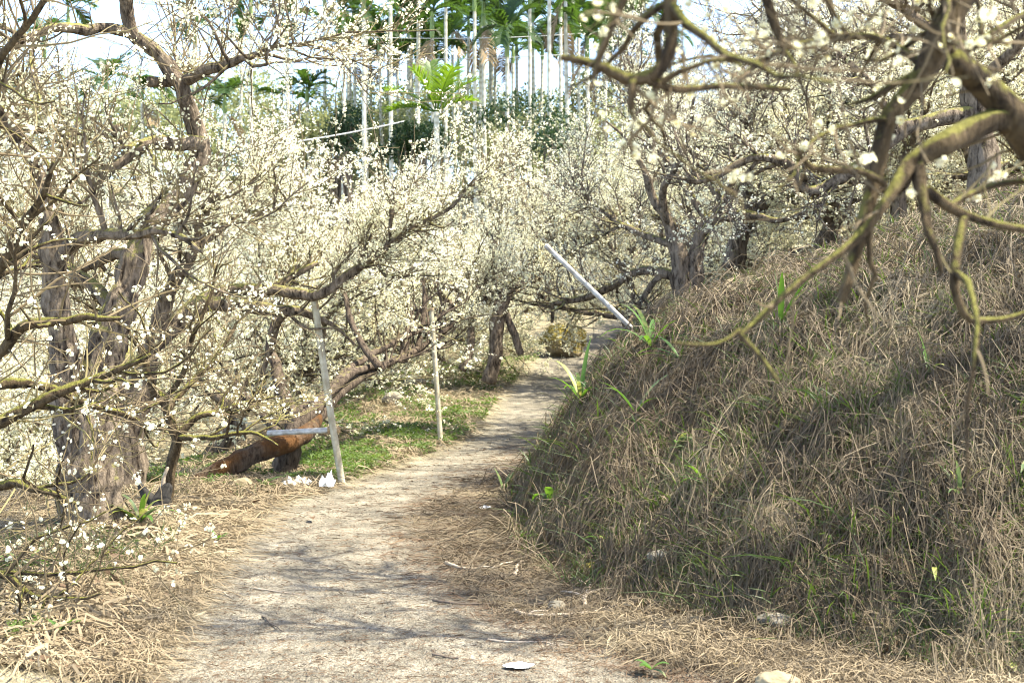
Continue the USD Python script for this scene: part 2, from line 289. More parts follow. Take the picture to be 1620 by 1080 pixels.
def strands(P, R, sides=3, rng=RNG):
    """Thin tubes. P (N,K,3), R (N,K)."""
    N, K, _ = P.shape
    T = nrm(np.gradient(P, axis=1)); a = nrm(rng.normal(size=(N, 1, 3)))
    U = nrm(a - (a * T).sum(-1, keepdims=True) * T); W = np.cross(T, U)
    ang = np.arange(sides) / sides * 2 * np.pi
    v = P[:, :, None] + (U[:, :, None] * np.cos(ang)[:, None] + W[:, :, None] * np.sin(ang)[:, None]) * R[:, :, None, None]
    base = (np.arange(N)[:, None, None] * K + np.arange(K - 1)[None, :, None]) * sides
    j = np.arange(sides)[None, None]; j2 = (j + 1) % sides
    q = np.stack([base + j, base + j2, base + sides + j2, base + sides + j], -1).reshape(-1, 4)
    return v.reshape(-1, 3), np.vstack([q[:, [0, 1, 2]], q[:, [0, 2, 3]]])
def ribbons(P, Wd, side):
    """Flat blades. P (N,K,3) centre lines, Wd (N,K) half widths, side (N,3) width direction."""
    N, K, _ = P.shape
    o = side[:, None] * Wd[..., None]
    v = np.stack([P - o, P + o], 2).reshape(-1, 3)
    b = (np.arange(N)[:, None] * K + np.arange(K - 1)[None]).ravel() * 2
    q = np.stack([b, b + 1, b + 3, b + 2], 1)
    return v, np.vstack([q[:, [0, 1, 2]], q[:, [0, 2, 3]]])
def cups(C, Nn, size, rng, k=5, depth=0.35):
    """Open five-petalled blossoms seen from afar: one small cup each."""
    n = len(C); a = nrm(rng.normal(size=(n, 3))); U = nrm(np.cross(Nn, a)); W = np.cross(Nn, U)
    ang = np.arange(k) / k * 2 * np.pi
    rim = C[:, None] + (U[:, None] * np.cos(ang)[:, None] + W[:, None] * np.sin(ang)[:, None]) * size[:, None, None] + Nn[:, None] * (size * depth)[:, None, None]
    v = np.concatenate([C[:, None], rim], 1).reshape(-1, 3)
    b = np.arange(n)[:, None] * (k + 1); j = np.arange(k)[None]
    return v, np.stack([b + 0 * j, b + 1 + j, b + 1 + (j + 1) % k], -1).reshape(-1, 3)
def flakes(C, U, W, l, w):
    """Leaf-sized rhombs: length l along U, width w along W."""
    v = np.stack([C - U * l[:, None], C + W * w[:, None], C + U * l[:, None], C - W * w[:, None]], 1).reshape(-1, 3)
    b = np.arange(len(C)) * 4
    return v, np.vstack([np.stack([b, b + 1, b + 2], 1), np.stack([b, b + 2, b + 3], 1)])

# ------------------------------------------------------------------ plum trees
def grow(P, R, n, length, spread, up, wig, K, rng, t0=0.25, t1=1.0, r0=0.01, r1=0.003, keep=0.6):
    """n child shoots on parent polylines P (N,K,3), radii R."""
    L = np.linalg.norm(np.diff(P, axis=1), axis=2).sum(1)
    idx = rng.choice(len(P), n, p=L / L.sum()); t = rng.uniform(t0, t1, n) * (P.shape[1] - 1)
    i = np.minimum(t.astype(int), P.shape[1] - 2); f = (t - i)[:, None]
    a, b = P[idx, i], P[idx, i + 1]
    pos = a * (1 - f) + b * f; tan = nrm(b - a); rr = R[idx, i] * (1 - f[:, 0]) + R[idx, i + 1] * f[:, 0]
    perp = nrm(np.cross(tan, rng.normal(size=(n, 3))))
    ang = rng.normal(spread, 0.22, n)[:, None]
    d = nrm(np.cos(ang) * tan + np.sin(ang) * perp + np.array([0, 0, up * 0.8]) * rng.uniform(0.3, 1.2, (n, 1)))
    ln = rng.uniform(*length, n) * rng.uniform(0.6, 1.1, n)
    out = [pos]
    for k in range(K - 1):
        d = nrm(d + rng.normal(size=(n, 3)) * wig + np.array([0, 0, up * 0.18]))
        out.append(out[-1] + d * (ln / (K - 1))[:, None])
    Q = np.stack(out, 1)
    rb = np.minimum(rr * keep, r0 * rng.uniform(0.7, 1.2, n)); 
    return Q, rb[:, None] * np.linspace(1, 0, K)[None] + r1 * np.linspace(0, 1, K)[None]
def on_twigs(P, n, rng, off=0.012, t0=0.1, group=1):
    m = n if group == 1 else n // group + 1
    idx = np.repeat(rng.integers(0, len(P), m), group)[:n]; t = np.clip(np.repeat(rng.uniform(t0, 1, m), group)[:n] + rng.normal(0, 0.05, n) * (group > 1), 0, 1) * (P.shape[1] - 1)
    i = np.minimum(t.astype(int), P.shape[1] - 2); f = (t - i)[:, None]
    d = nrm(rng.normal(size=(n, 3)) + np.array([0, 0, 0.35]))
    return P[idx, i] * (1 - f) + P[idx, i + 1] * f + d * off * (1 if group == 1 else rng.uniform(0.4, 2.0, (n, 1))), d
def resample(pr, n): 
    return spline(pr, n)
def plum(root, limbs, rng, bark=m_bark, twig=m_twig, boughs=60, shoots=500, spurs=2000, blooms=8000, bloom=0.014, far=False, thick=1.0,
         sides=10, gnarl=0.14, dens=7, bl=(0.6, 1.5), sl=(0.3, 0.9), fl=(0.08, 0.28), up=0.35, tr=(0.0026, 0.0014), trunks=1, spread=0.95, kids0=0.3, names=None, bloom_mat=None, wob_amp=0.13, prune=None, slim=1.0, limb_bark=None):
    """Builds a tree's parts under root from its hand laid limbs (lists of (x,y,z,radius) in the root's own space)."""
    first, rad = [], []
    for k, lb in enumerate(limbs):
        lb = np.asarray(lb, float); L = np.linalg.norm(np.diff(lb[:, :3], axis=0), axis=1).sum()
        pr = spline(lb, max(8, int(L * dens * 1.6)))
        wob = rng.normal(size=3) * 10
        w = np.stack([meshkit.fbm(pr[:, :3] * 2.6 + wob + q * 31, 3, 3 + q) - 0.5 for q in range(3)], 1)
        ends = np.minimum(np.linspace(0, 1, len(pr)) * 4, 1)[:, None] if k else np.minimum(np.linspace(0, 1, len(pr)) * 3, 1)[:, None]
        pr[:, :3] += w * wob_amp * ends
        name = (names or {}).get(k, 'trunk' if k < trunks else 'limb')
        part(name, tube(pr * np.array([1, 1, 1, slim]), sides if lb[0, 3] > 0.03 else 8, gnarl * (1.3 if k < trunks else 1.0), int(rng.integers(0, 999))), bark if k < trunks else (limb_bark or bark), root, smooth=True)
        q = resample(pr, 12)
        if k >= trunks or len(limbs) == 1: first.append(q[:, :3]); rad.append(q[:, 3])
    P0, R0 = np.array(first), np.array(rad)
    P1, R1 = grow(P0, R0, boughs, bl, spread, up, 0.20, 8, rng, kids0, 1.0, 0.022 * thick, 0.005 * thick)
    if prune is not None: k_ = prune(P1); P1, R1 = P1[k_], R1[k_]
    part('bough', strands(P1, R1, 5, rng), limb_bark or bark, root, smooth=True, kind='stuff')
    allp = np.concatenate([P1, resample_batch(P0, 8)]), np.concatenate([R1, np.stack([np.interp(np.linspace(0, 11, 8), np.arange(12), r) for r in R0])])
    P2, R2 = grow(*allp, shoots, sl, 0.9, up, 0.14, 6, rng, 0.1, 1.0, 0.008 * thick, tr[0] * thick)
    if prune is not None: k_ = prune(P2); P2, R2 = P2[k_], R2[k_]
    P3, R3 = grow(P2, R2, spurs, fl, 0.95, up * 0.5, 0.12, 4, rng, 0.05, 1.0, 0.004 * thick, tr[1] * thick, 0.8)
    if prune is not None: k_ = prune(P3); P3, R3 = P3[k_], R3[k_]
    part('twig', cat([strands(P2, R2, 3 if far else 4, rng), strands(P3, R3, 3, rng)]), twig, root, kind='stuff')
    nb = int(blooms * 0.8)
    C, D = on_twigs(P3, nb, rng, group=3); C2, D2 = on_twigs(P2, blooms - nb, rng, group=3)
    C, D = np.vstack([C, C2]), np.vstack([D, D2]); sz = bloom * rng.uniform(0.55, 1.25, len(C))
    if far == 2:
        U_ = nrm(np.cross(D, rng.normal(size=D.shape))); bm = flakes(C, U_, np.cross(D, U_), sz, sz * 0.8)
    else: bm = cups(C, D, sz, rng, 4 if far else 5, 0.45)
    part('blossom', bm, bloom_mat or m_petal, root, kind='stuff')
    return P0, R0, P1, R1, P2, R2, P3, R3
def keep_off(o, x0, x1, y0, y1, keep=0.0, then=None):
    """Leaves out the shoots that people have cut away from over the verge and the path."""
    def f(P):
        px, py = proj((P[:, -1] if keep or P.shape[1] == 8 else P[:, [0, P.shape[1] // 2, -1]].transpose(1, 0, 2)) + o); m = ~((px > x0) & (px < x1) & (py > y0) & (py < y1) & (np.random.default_rng(len(P)).random(len(P)) > keep))
        m = m if m.ndim == 1 else m.all(0)
        return m if then is None else m & then(P)
    return f
def resample_batch(P, n):
    t = np.linspace(0, P.shape[1] - 1, n); i = np.minimum(t.astype(int), P.shape[1] - 2); f = (t - i)[None, :, None]
    return P[:, i] * (1 - f) + P[:, i + 1] * f
def limb(o, *q):
    """Limb from (px, py, distance, radius) readings, relative to the tree's base o."""
    return [(*(at(a, b, d) - o), r) for a, b, d, r in q]
def base(px, d, sink=0.08):
    x = (px - 810) / FPX * d; return np.array([x, d, float(H(x, d)) - sink])

# ---- stand-alone plum trees for the orchard slopes: a few grown kinds, many copies
def wild_limbs(rng, h=4.4):
    lean = rng.normal(0, 0.35, 2); hub = np.array([lean[0] * 0.6, lean[1] * 0.6, rng.uniform(0.6, 1.1)])
    out = [[(0, 0, -0.3, 0.24), (0.05, 0, 0.1, 0.17), (*(hub * 0.6), 0.14), (*hub, 0.13)]]
    n = int(rng.integers(5, 7)); a0 = rng.uniform(0, 6.28)
    for k in range(n):
        a = a0 + k * 2 * math.pi / n + rng.normal(0, 0.25); el = rng.uniform(0.35, 1.0); L = rng.uniform(2.0, 3.1)
        d = np.array([math.cos(a) * math.cos(el), math.sin(a) * math.cos(el), math.sin(el)])
        p, pts = hub - np.array([0, 0, 0.1]), []
        pts.append((*p, 0.10))
        for j in range(4):
            d = nrm(d + rng.normal(size=3) * 0.28 + np.array([0, 0, 0.05])); p = p + d * L / 4; pts.append((*p, 0.075 * (1 - (j + 1) / 4.6) + 0.008))
        out.append(pts)
    return out
KINDS = []
def wild(loc, rz, sc, label, group, kind):
    name = 'plum_tree'
    while len(KINDS) <= kind:
        KINDS.append(None)
    if KINDS[kind] is None:
        r = np.random.default_rng(500 + kind)
        t = thing(name, label, 'plum tree', loc, rz, sc, group)
        plum(t, wild_limbs(r), r, boughs=80, shoots=700, spurs=4200, blooms=60000, bloom=0.0165, far=2, thick=1.0, sides=8, dens=4, tr=(0.0040, 0.0028), up=0.36,
             twig=m_twig if kind % 3 else m_twig_grey, bl=(0.8, 1.9), sl=(0.4, 1.1))
        KINDS[kind] = t
        return t
    return copy_of(KINDS[kind], name, label, loc, rz, sc, 'plum tree', group)
spots = []
r = np.random.default_rng(77)
def spot(px, d, sc, grp): spots.append(((px - 810) / FPX * d, d, sc, grp))
for px, d in [(330, 19), (60, 20), (470, 23), (200, 25), (590, 27), (20, 28), (380, 28.5), (690, 30), (510, 32), (240, 32), (130, 36), (-40, 33), (-160, 24), (-120, 17)]:
    spot(px, d, r.uniform(0.95, 1.15), 'v')
for px, d in [(800, 34), (620, 37), (380, 37), (900, 37), (720, 40), (520, 41), (270, 41), (840, 42), (80, 42), (960, 41), (630, 44.5), (420, 45), (-60, 41), (180, 46)]:
    spot(px, d, r.uniform(0.64, 0.78), 's')
for px, d in [(1000, 26), (1290, 21), (1120, 25), (1420, 18), (1240, 27), (1060, 32), (1370, 24), (1540, 21), (1180, 33), (1480, 27), (1320, 31), (1620, 26), (1000, 38), (1110, 40), (1250, 38), (1420, 36), (1570, 33), (1690, 19), (1340, 45), (1180, 46), (1050, 47)]:
    spot(px, d, r.uniform(0.95, 1.2), 'h')
WHERE = {'v': ('white-blossomed plum tree in the dip left of the path', 'plum trees in the dip left of the path'),
         's': ('white-blossomed plum tree on the far slope below the palms', 'plum trees on the far slope'),
         'h': ('plum tree with thin grey-white blossom on the hillside above the bank', 'plum trees on the hillside above the bank')}
for g in 'vsh':
    these = sorted([s for s in spots if s[3] == g], key=lambda s: s[0] / s[1])
    for k, (x, y, sc, _) in enumerate(these):
        kind = int(r.integers(0, 4)); 
        wild((x, y, float(H(x, y)) - 0.05), r.uniform(0, 6.28), (sc * r.uniform(.95, 1.1), sc * r.uniform(.95, 1.1), sc), f'{WHERE[g][0]}, {ORD[k]} from the left', WHERE[g][1], kind)

# ------------------------------------------------------------------ palms on the ridge
def frond(rng, L=1.9, el=0.9, az=0.0, droop=1.0, n=26, leaf=0.55, lw=1.0):
    K = 9; d = np.array([math.cos(az) * math.cos(el), math.sin(az) * math.cos(el), math.sin(el)]); p = np.zeros(3); pts = [p]
    for k in range(K - 1):
        d = nrm(d + np.array([0, 0, -0.17 * droop * (0.5 + k / K)])); p = p + d * L / (K - 1); pts.append(p)
    pts = np.array(pts); rach = strands(pts[None], np.linspace(0.022, 0.006, K)[None], 4, rng)
    t = np.repeat(np.linspace(0.16, 0.99, n), 2) * (K - 1); i = np.minimum(t.astype(int), K - 2); f = (t - i)[:, None]
    c = pts[i] * (1 - f) + pts[i + 1] * f; tan = nrm(pts[i + 1] - pts[i]); s = np.tile([1, -1], n)[:, None]
    lat = nrm(np.cross(tan, [0, 0, 1.0]) + 1e-6); upv = np.cross(lat, tan)
    dd = nrm(lat * s * rng.uniform(0.75, 1.0, (2 * n, 1)) + tan * rng.uniform(0.45, 0.8, (2 * n, 1)) + upv * 0.3)
    ln = leaf * np.sin(np.clip(t / (K - 1), 0.05, 1) * 2.7)[:, None] * rng.uniform(0.8, 1.1, (2 * n, 1)) + 0.1
    P = np.stack([c, c + dd * ln * 0.5, c + dd * ln + np.array([0, 0, -0.22]) * ln * droop], 1)
    lv = ribbons(P, np.array([[0.022, 0.03, 0.004]]) * lw * np.ones((2 * n, 1)), nrm(np.cross(dd, upv)))
    return cat([rach, lv])
PALMS = {}
def areca(x, y, crown_z, label, group, kind, rz):
    z0 = float(H(x, y)) - 0.1; hgt = crown_z - z0
    key = kind
    if key not in PALMS:
        rg = np.random.default_rng(900 + kind)
        HT = 8.0
        t = thing('areca_palm', label, 'palm', (x, y, z0), rz, (1, 1, hgt / HT), group)
        # trunk drawn 8 m tall; every palm stretches it to its own height
        b = rg.normal(0, 0.16, 2)
        tr = spline([(0, 0, 0, 0.10), (b[0] * .3, b[1] * .3, 2.5, 0.075), (b[0], b[1], 5.2, 0.066), (b[0] * 1.2, b[1] * 1.2, HT - 0.7, 0.062)], 30)
        part('trunk', tube(tr, 10, 0.03, kind), m_palm_trunk, t, smooth=True)
        top = np.array([b[0] * 1.2, b[1] * 1.2, HT - 0.72])
        part('crownshaft', tube(np.array([(*top, 0.064), (*(top + [0, 0, .15]), 0.085), (*(top + [0, 0, .5]), 0.065), (*(top + [0, 0, .78]), 0.03)]), 10, 0.0), m_palm_shaft, t, smooth=True)
        nf = 9
        for k in range(nf):
            v, f = frond(rg, rg.uniform(1.1, 1.4), rg.uniform(0.25, 1.25), k * 2.4 + rg.normal(0, 0.2), rg.uniform(0.8, 1.5), 24, 0.42)
            part('frond', (v + top + [0, 0, 0.7], f), m_palm_leaf, t)
        for k in range(int(kind in (1, 4))):
            v, f = frond(rg, 1.3, -0.6, rg.uniform(0, 6.28), 1.6, 18, 0.4)
            part('frond', (v + top + [0, 0, 0.05], f), m_palm_dead, t, label='dead brown frond hanging below the crown')
        PALMS[key] = t
        return t
    return copy_of(PALMS[key], 'areca_palm', label, (x, y, z0), rz, (1, 1, hgt / 8.0), 'palm', group)
r = np.random.default_rng(5)
plist = [(692, 20, 43), (800, 48, 41), (938, 55, 44), (770, 0, 46), (578, -20, 40), (543, 15, 47), (620, -40, 42), (650, 12, 52), (705, -30, 48), (753, -25, 45), (838, -35, 46), (850, 5, 52), (888, -10, 47),
         (905, -45, 44), (918, 20, 53), (460, 30, 45), (495, 140, 50), (515, -20, 52), (345, 150, 44), (170, 128, 46), (232, 140, 50), (440, 150, 54), (60, 60, 47), (110, 10, 50), (20, 140, 48), (300, 40, 52),
         (400, -10, 47), (380, 60, 56), (632, 60, 57), (672, 70, 58), (730, 55, 57), (785, 75, 58), (820, 60, 56), (870, 70, 58), (960, 30, 50), (985, 65, 55), (590, 80, 58), (560, 50, 55), (1010, 20, 52), (1050, 50, 55), (870, -60, 41), (660, -55, 44)]
plist += [(px_ + r.uniform(-9, 9), r.uniform(15, 75), r.uniform(49, 60)) for px_ in range(548, 1000, 17)]
plist.sort(key=lambda p: p[0])
for k, (px, py, d) in enumerate(plist):
    p = at(px, py, d)
    note = 'tall' if py < 10 else ('short' if py > 110 else 'slender')
    areca(p[0], p[1], p[2], f'{note} areca palm with thin pale trunk on the ridge, {ORD[k]} from the left', 'areca palms along the ridge', k % 5, r.uniform(0, 6.28))
# the bright young palm above the blossom
p = at(690, 178, 37); z0 = float(H(p[0], p[1])); hh = p[2] - z0
yp = thing('young_palm', 'bright yellow-green young palm with upright fronds above the plum blossom', 'palm', (p[0], p[1], z0))
part('trunk', tube(spline([(0, 0, -0.2, 0.12), (0.05, 0, hh * 0.5, 0.09), (0, 0, hh, 0.08)], 20), 10, 0.03), m_palm_trunk, yp, smooth=True)
r = np.random.default_rng(8)
for k, (az, el, L) in enumerate([(0.3, 1.25, 1.75), (1.9, 1.3, 1.6), (3.6, 1.2, 1.3), (3.05, 0.75, 1.5), (2.7, 0.5, 1.45), (5.2, 1.0, 1.5), (0.0, 0.95, 1.4), (3.3, 0.35, 1.3), (6.1, 0.6, 1.1)]):
    v, f = frond(r, L * 1.1, el, az, 0.65, 40, 0.55, 0.6)
    part('frond', (v + [0, 0, hh], f), m_palm_young, yp)

# ------------------------------------------------------------------ evergreen shrubs between the palms
def shrub(label, px, py, d, w, h, mat, name='shrub', group=None, seed=0, n=2600, leaf=0.075):
    rg = np.random.default_rng(300 + seed); x = (px - 810) / FPX * d; top = at(px, py, d)[2]; z0 = float(H(x, d)) - 0.1
    t = thing(name, label, 'shrub', (x, d, z0), 0, 1, group)
    lobes = [(rg.normal(0, w * 0.27), rg.normal(0, w * 0.25), rg.uniform(top - z0 - h, top - z0 - h * 0.25), rg.uniform(0.26, 0.42) * w) for _ in range(10)]
    lobes.append((0, 0, top - z0 - 0.3 * h, 0.33 * w))
    stems = [tube(spline([(0, 0, 0, 0.07), (q[0] * .3, q[1] * .3, q[2] * 0.5, 0.05), (q[0], q[1], q[2], 0.015)], 8), 6, 0.1, k) for k, q in enumerate(lobes)]
    part('stem', cat(stems), m_bark, t, smooth=True)
    q = np.array(lobes)[rg.integers(0, len(lobes), n)]
    dirs = nrm(rg.normal(size=(n, 3))); C = q[:, :3] + dirs * (q[:, 3] * rg.uniform(0.55, 1.08, n))[:, None] * np.array([1, 1, 0.8])
    U = nrm(rg.normal(size=(n, 3)) + dirs * 0.6); W = nrm(np.cross(U, rg.normal(size=(n, 3)) + [0, 0, 1.2]))
    part('foliage', flakes(C, U, W, leaf * rg.uniform(.7, 1.3, n), leaf * 0.42 * rg.uniform(.7, 1.3, n)), mat, t, kind='stuff')
shrub('rounded dark green shrub above the blossom right of the young palm', 862, 142, 40, 2.1, 2.0, m_shrub, seed=1)
shrub('dark green shrub behind two pale palm trunks left of the young palm', 556, 165, 44, 1.9, 1.9, m_shrub, seed=2)
shrub('small dark shrub low under the young palm', 655, 190, 38, 1.4, 1.2, m_shrub, seed=3)
shrub('yellow-green shrub beside the dark one, left of the young palm', 532, 140, 50, 2.0, 2.0, m_shrub_pale, seed=4)
rr_ = np.random.default_rng(41)
for k, px in enumerate(range(-20, 1120, 60)):
    d = rr_.uniform(56, 63); py = rr_.uniform(95, 150) - (20 if px > 820 else 0)
    dark = False
    shrub(f'{"dark green" if dark else "pale olive"} ridge-top shrub behind the palm trunks, {ORD[k]} from the left', px, py, d, rr_.uniform(3.2, 4.4), rr_.uniform(3.2, 4.5), m_shrub if dark else m_shrub_pale, 'ridge_shrub', 'shrubs along the ridge top', 20 + k, 2200, 0.12)

for k, px in enumerate(range(250, 1100, 70)):
    shrub(f'low pale olive bush on the slope just below the ridge palms, {ORD[k]} from the left', px + rr_.uniform(-20, 20), rr_.uniform(150, 185), rr_.uniform(49, 54), rr_.uniform(2.8, 3.8), rr_.uniform(2.6, 3.6), m_shrub_pale, 'slope_bush', 'bushes below the ridge palms', 60 + k, 2000, 0.10)

# ------------------------------------------------------------------ plum trees that stand out, limb by limb
r = np.random.default_rng(101)
# A: the big old tree at the left edge of the path
o = base(150, 9.7, 0.1)
A = thing('old_plum_tree', 'thick old plum tree with forked fissured trunk at the left edge of the path', 'plum tree', o)
clear_trunk = keep_off(o, 40, 300, 380, 1100, 0.4)
RA = plum(A, [
    limb(o, (150, 878, 9.7, .34), (148, 820, 9.7, .27), (143, 740, 9.7, .235), (150, 650, 9.7, .20), (165, 570, 9.75, .15), (185, 500, 9.85, .125), (212, 425, 10.0, .105), (238, 358, 10.1, .10), (292, 288, 10.2, .085), (318, 232, 10.2, .075), (296, 158, 10.1, .065), (250, 95, 10.0, .06), (203, 52, 9.9, .055), (192, -10, 9.8, .05), (180, -120, 9.6, .035)),
    limb(o, (128, 760, 9.65, .16), (112, 650, 9.6, .13), (98, 560, 9.55, .11), (92, 480, 9.5, .095), (86, 410, 9.4, .08), (74, 320, 9.3, .06), (40, 230, 9.1, .045), (-30, 150, 8.9, .03)),
    limb(o, (318, 228, 10.2, .065), (262, 226, 10.0, .06), (215, 240, 9.9, .055), (182, 268, 9.8, .05), (150, 288, 9.8, .04)),
    limb(o, (216, 240, 9.9, .05), (198, 222, 9.9, .045), (184, 196, 9.9, .042)),
    limb(o, (203, 52, 9.9, .045), (150, 45, 9.7, .042), (100, 47, 9.5, .038), (60, 55, 9.4, .03), (0, 92, 9.3, .022), (-60, 110, 9.2, .015)),
    limb(o, (88, 420, 9.4, .06), (140, 378, 9.2, .05), (205, 366, 9.0, .036), (255, 368, 8.9, .028), (320, 398, 8.8, .014)),
    limb(o, (155, 300, 9.8, .05), (125, 245, 9.9, .048), (82, 205, 10.0, .04), (30, 200, 10.1, .03), (-40, 190, 10.2, .02)),
    limb(o, (286, 130, 10.1, .05), (330, 112, 9.9, .045), (370, 95, 9.8, .034), (430, 82, 9.6, .020), (480, 72, 9.4, .011)),
    limb(o, (236, 130, 10.0, .04), (300, 115, 10.3, .035), (360, 98, 10.5, .028)),
    limb(o, (185, 500, 9.85, .06), (130, 440, 10.3, .05), (60, 400, 10.8, .035), (-40, 350, 11.2, .02)),
    limb(o, (225, 395, 10.0, .05), (175, 410, 10.4, .042), (125, 430, 10.7, .036), (60, 470, 11.0, .02)),
    limb(o, (192, -10, 9.8, .04), (260, -60, 9.4, .03), (340, -90, 8.8, .02), (450, -80, 8.3, .01)),
], r, boughs=95, shoots=950, spurs=4600, blooms=27000, bloom=0.0108, prune=clear_trunk, trunks=2, dens=22, sides=44, gnarl=0.2, bl=(0.5, 1.4), kids0=0.4)
# B: tree behind it with the long level boughs reaching the first pole
o = base(205, 12.6, 0.1)
clear_poles = keep_off(o, 230, 600, 425, 1100, 0.35, keep_off(o, 470, 800, 545, 1100, 0, keep_off(o, 645, 730, 455, 730)))
B = thing('plum_tree_with_long_boughs', 'plum tree with long level grey boughs reaching over the taller leaning pole', 'plum tree', o)
plum(B, [
    limb(o, (200, 790, 12.6, .24), (205, 700, 12.6, .17), (218, 620, 12.6, .14), (240, 555, 12.7, .12)),
    limb(o, (236, 560, 12.7, .11), (285, 505, 12.8, .10), (330, 480, 12.9, .09), (395, 484, 13.0, .075), (455, 490, 13.1, .055), (520, 512, 13.2, .03), (560, 545, 13.3, .014)),
    limb(o, (285, 505, 12.8, .08), (325, 470, 13.0, .072), (375, 456, 13.1, .068), (430, 456, 13.1, .062), (492, 469, 13.0, .056), (545, 436, 12.9, .05), (605, 396, 12.9, .04), (645, 362, 12.8, .03), (702, 328, 12.7, .022), (750, 282, 12.6, .010)),
    limb(o, (395, 470, 13.1, .05), (450, 440, 13.2, .045), (506, 415, 13.3, .03)),
    limb(o, (612, 390, 12.9, .025), (618, 340, 12.8, .018), (622, 300, 12.7, .010)),
    limb(o, (240, 555, 12.7, .10), (262, 480, 12.5, .08), (300, 400, 12.2, .06), (330, 320, 12.0, .04), (345, 300, 11.9, .02)),
    limb(o, (225, 600, 12.6, .09), (170, 520, 13.2, .07), (120, 440, 13.6, .05), (60, 350, 14, .025)),
    limb(o, (460, 490, 13.1, .04), (430, 540, 13.4, .035), (415, 600, 13.6, .02)),
    limb(o, (300, 400, 12.2, .05), (370, 350, 12.4, .04), (430, 330, 12.5, .03), (480, 300, 12.6, .012)),
], r, boughs=90, shoots=850, spurs=4200, blooms=36000, bloom=0.0106, prune=clear_poles, dens=8, sides=12, gnarl=0.16, bl=(0.4, 1.15), sl=(0.25, 0.7), up=0.35)
# C: the leaning tree whose orange trunk starts at the ground left of the pole
o = base(325, 13.4, 0.05)
see_rock = lambda o: keep_off(o, 842, 965, 478, 620)
clear_poles_c = keep_off(o, 470, 800, 545, 1100, 0, keep_off(o, 655, 715, 465, 730, 0, see_rock(o)))
C = thing('leaning_plum_tree', 'plum tree leaning far right behind the poles, orange-crusted trunk starting low', 'plum tree', o)
plum(C, [
    limb(o, (312, 768, 13.1, .115), (370, 734, 13.2, .115), (425, 708, 13.4, .11), (470, 695, 13.7, .10), (500, 660, 14.2, .085)),
    limb(o, (492, 672, 14.2, .085), (540, 618, 14.7, .068), (600, 580, 16.2, .054), (660, 553, 18.4, .05), (705, 522, 19.0, .045), (745, 485, 19.4, .038), (800, 458, 19.8, .028), (880, 436, 20.4, .012)),
    limb(o, (500, 650, 14.5, .065), (545, 590, 15.2, .05), (610, 548, 16.6, .044), (680, 512, 18.7, .038), (735, 468, 19.2, .03), (800, 420, 19.8, .012)),
    limb(o, (600, 580, 15.3, .05), (560, 520, 15.6, .04), (540, 450, 15.9, .03), (500, 380, 16.2, .012)),
    limb(o, (705, 522, 19.0, .04), (690, 500, 19.1, .035), (650, 490, 19.2, .025), (590, 495, 19.3, .012)),
    limb(o, (660, 553, 18.4, .045), (672, 470, 18.7, .03), (665, 400, 18.8, .02), (700, 320, 19, .01)),
], r, bark=m_bark_rust, limb_bark=m_bark_dark, boughs=80, shoots=650, spurs=3200, blooms=20000, bloom=0.0125, prune=clear_poles_c, dens=8, sides=14, gnarl=0.16, up=0.75, trunks=1, wob_amp=0.05, kids0=0.45)
o = base(448, 13.9, 0.1)
clear_poles_c2 = keep_off(o, 470, 800, 545, 1100, 0, keep_off(o, 655, 715, 465, 730))
C2 = thing('dark_trunk_plum_tree', 'short dark plum trunk behind the pole, forking above the orange leaning one', 'plum tree', o)
plum(C2, [
    limb(o, (446, 772, 13.9, .17), (452, 720, 13.9, .13), (470, 670, 14.0, .115), (500, 636, 14.2, .10)),
    limb(o, (500, 640, 14.2, .075), (560, 590, 14.9, .05), (615, 575, 16.6, .036), (660, 560, 18.4, .026), (720, 540, 19.0, .012)),
    limb(o, (470, 670, 14.0, .09), (440, 600, 14.3, .07), (430, 540, 14.6, .055), (445, 470, 14.9, .04), (470, 400, 15.2, .02), (480, 320, 15.4, .01)),
    limb(o, (455, 700, 13.9, .06), (400, 640, 14.4, .05), (340, 590, 14.9, .035), (290, 560, 15.3, .015)),
], r, bark=m_bark_dark, boughs=60, shoots=520, spurs=2600, blooms=17000, bloom=0.0125, prune=clear_poles_c2, dens=8, sides=16, gnarl=0.18, up=0.7, kids0=0.45)
# D: the tree at the far bend, standing on spread legs
o = base(785, 25.5, 0.1)
D = thing('far_bend_plum_tree', 'plum tree with splayed dark stems beside the path where it bends away', 'plum tree', o)
plum(D, [
    limb(o, (772, 605, 25.5, .16), (783, 560, 25.5, .14), (788, 520, 25.5, .15), (793, 480, 25.5, .17), (800, 455, 25.5, .15)),
    limb(o, (730, 585, 25.3, .09), (745, 545, 25.4, .09), (742, 505, 25.5, .08), (760, 470, 25.5, .07)),
    limb(o, (825, 560, 25.6, .08), (812, 530, 25.6, .08), (800, 490, 25.6, .07)),
    limb(o, (798, 460, 25.5, .12), (835, 440, 25.6, .10), (880, 420, 25.8, .07), (930, 385, 26, .04), (970, 350, 26, .015)),
    limb(o, (790, 480, 25.5, .12), (740, 462, 25.2, .10), (690, 450, 25, .07), (630, 440, 24.6, .04), (570, 420, 24.4, .015)),
    limb(o, (795, 465, 25.5, .10), (780, 400, 25.8, .08), (800, 330, 26, .05), (815, 250, 26, .02)),
    limb(o, (800, 460, 25.5, .10), (850, 400, 26, .07), (880, 330, 26.3, .04), (930, 270, 26.5, .015)),
    limb(o, (745, 505, 25.4, .08), (700, 470, 25.4, .07), (660, 410, 25.6, .05), (640, 330, 25.8, .02)),
], r, boughs=110, shoots=900, spurs=4800, blooms=42000, bloom=0.0165, prune=see_rock(o), far=2, thick=1.3, dens=5, up=0.45, trunks=3, tr=(0.004, 0.0028), bl=(0.6, 1.6))
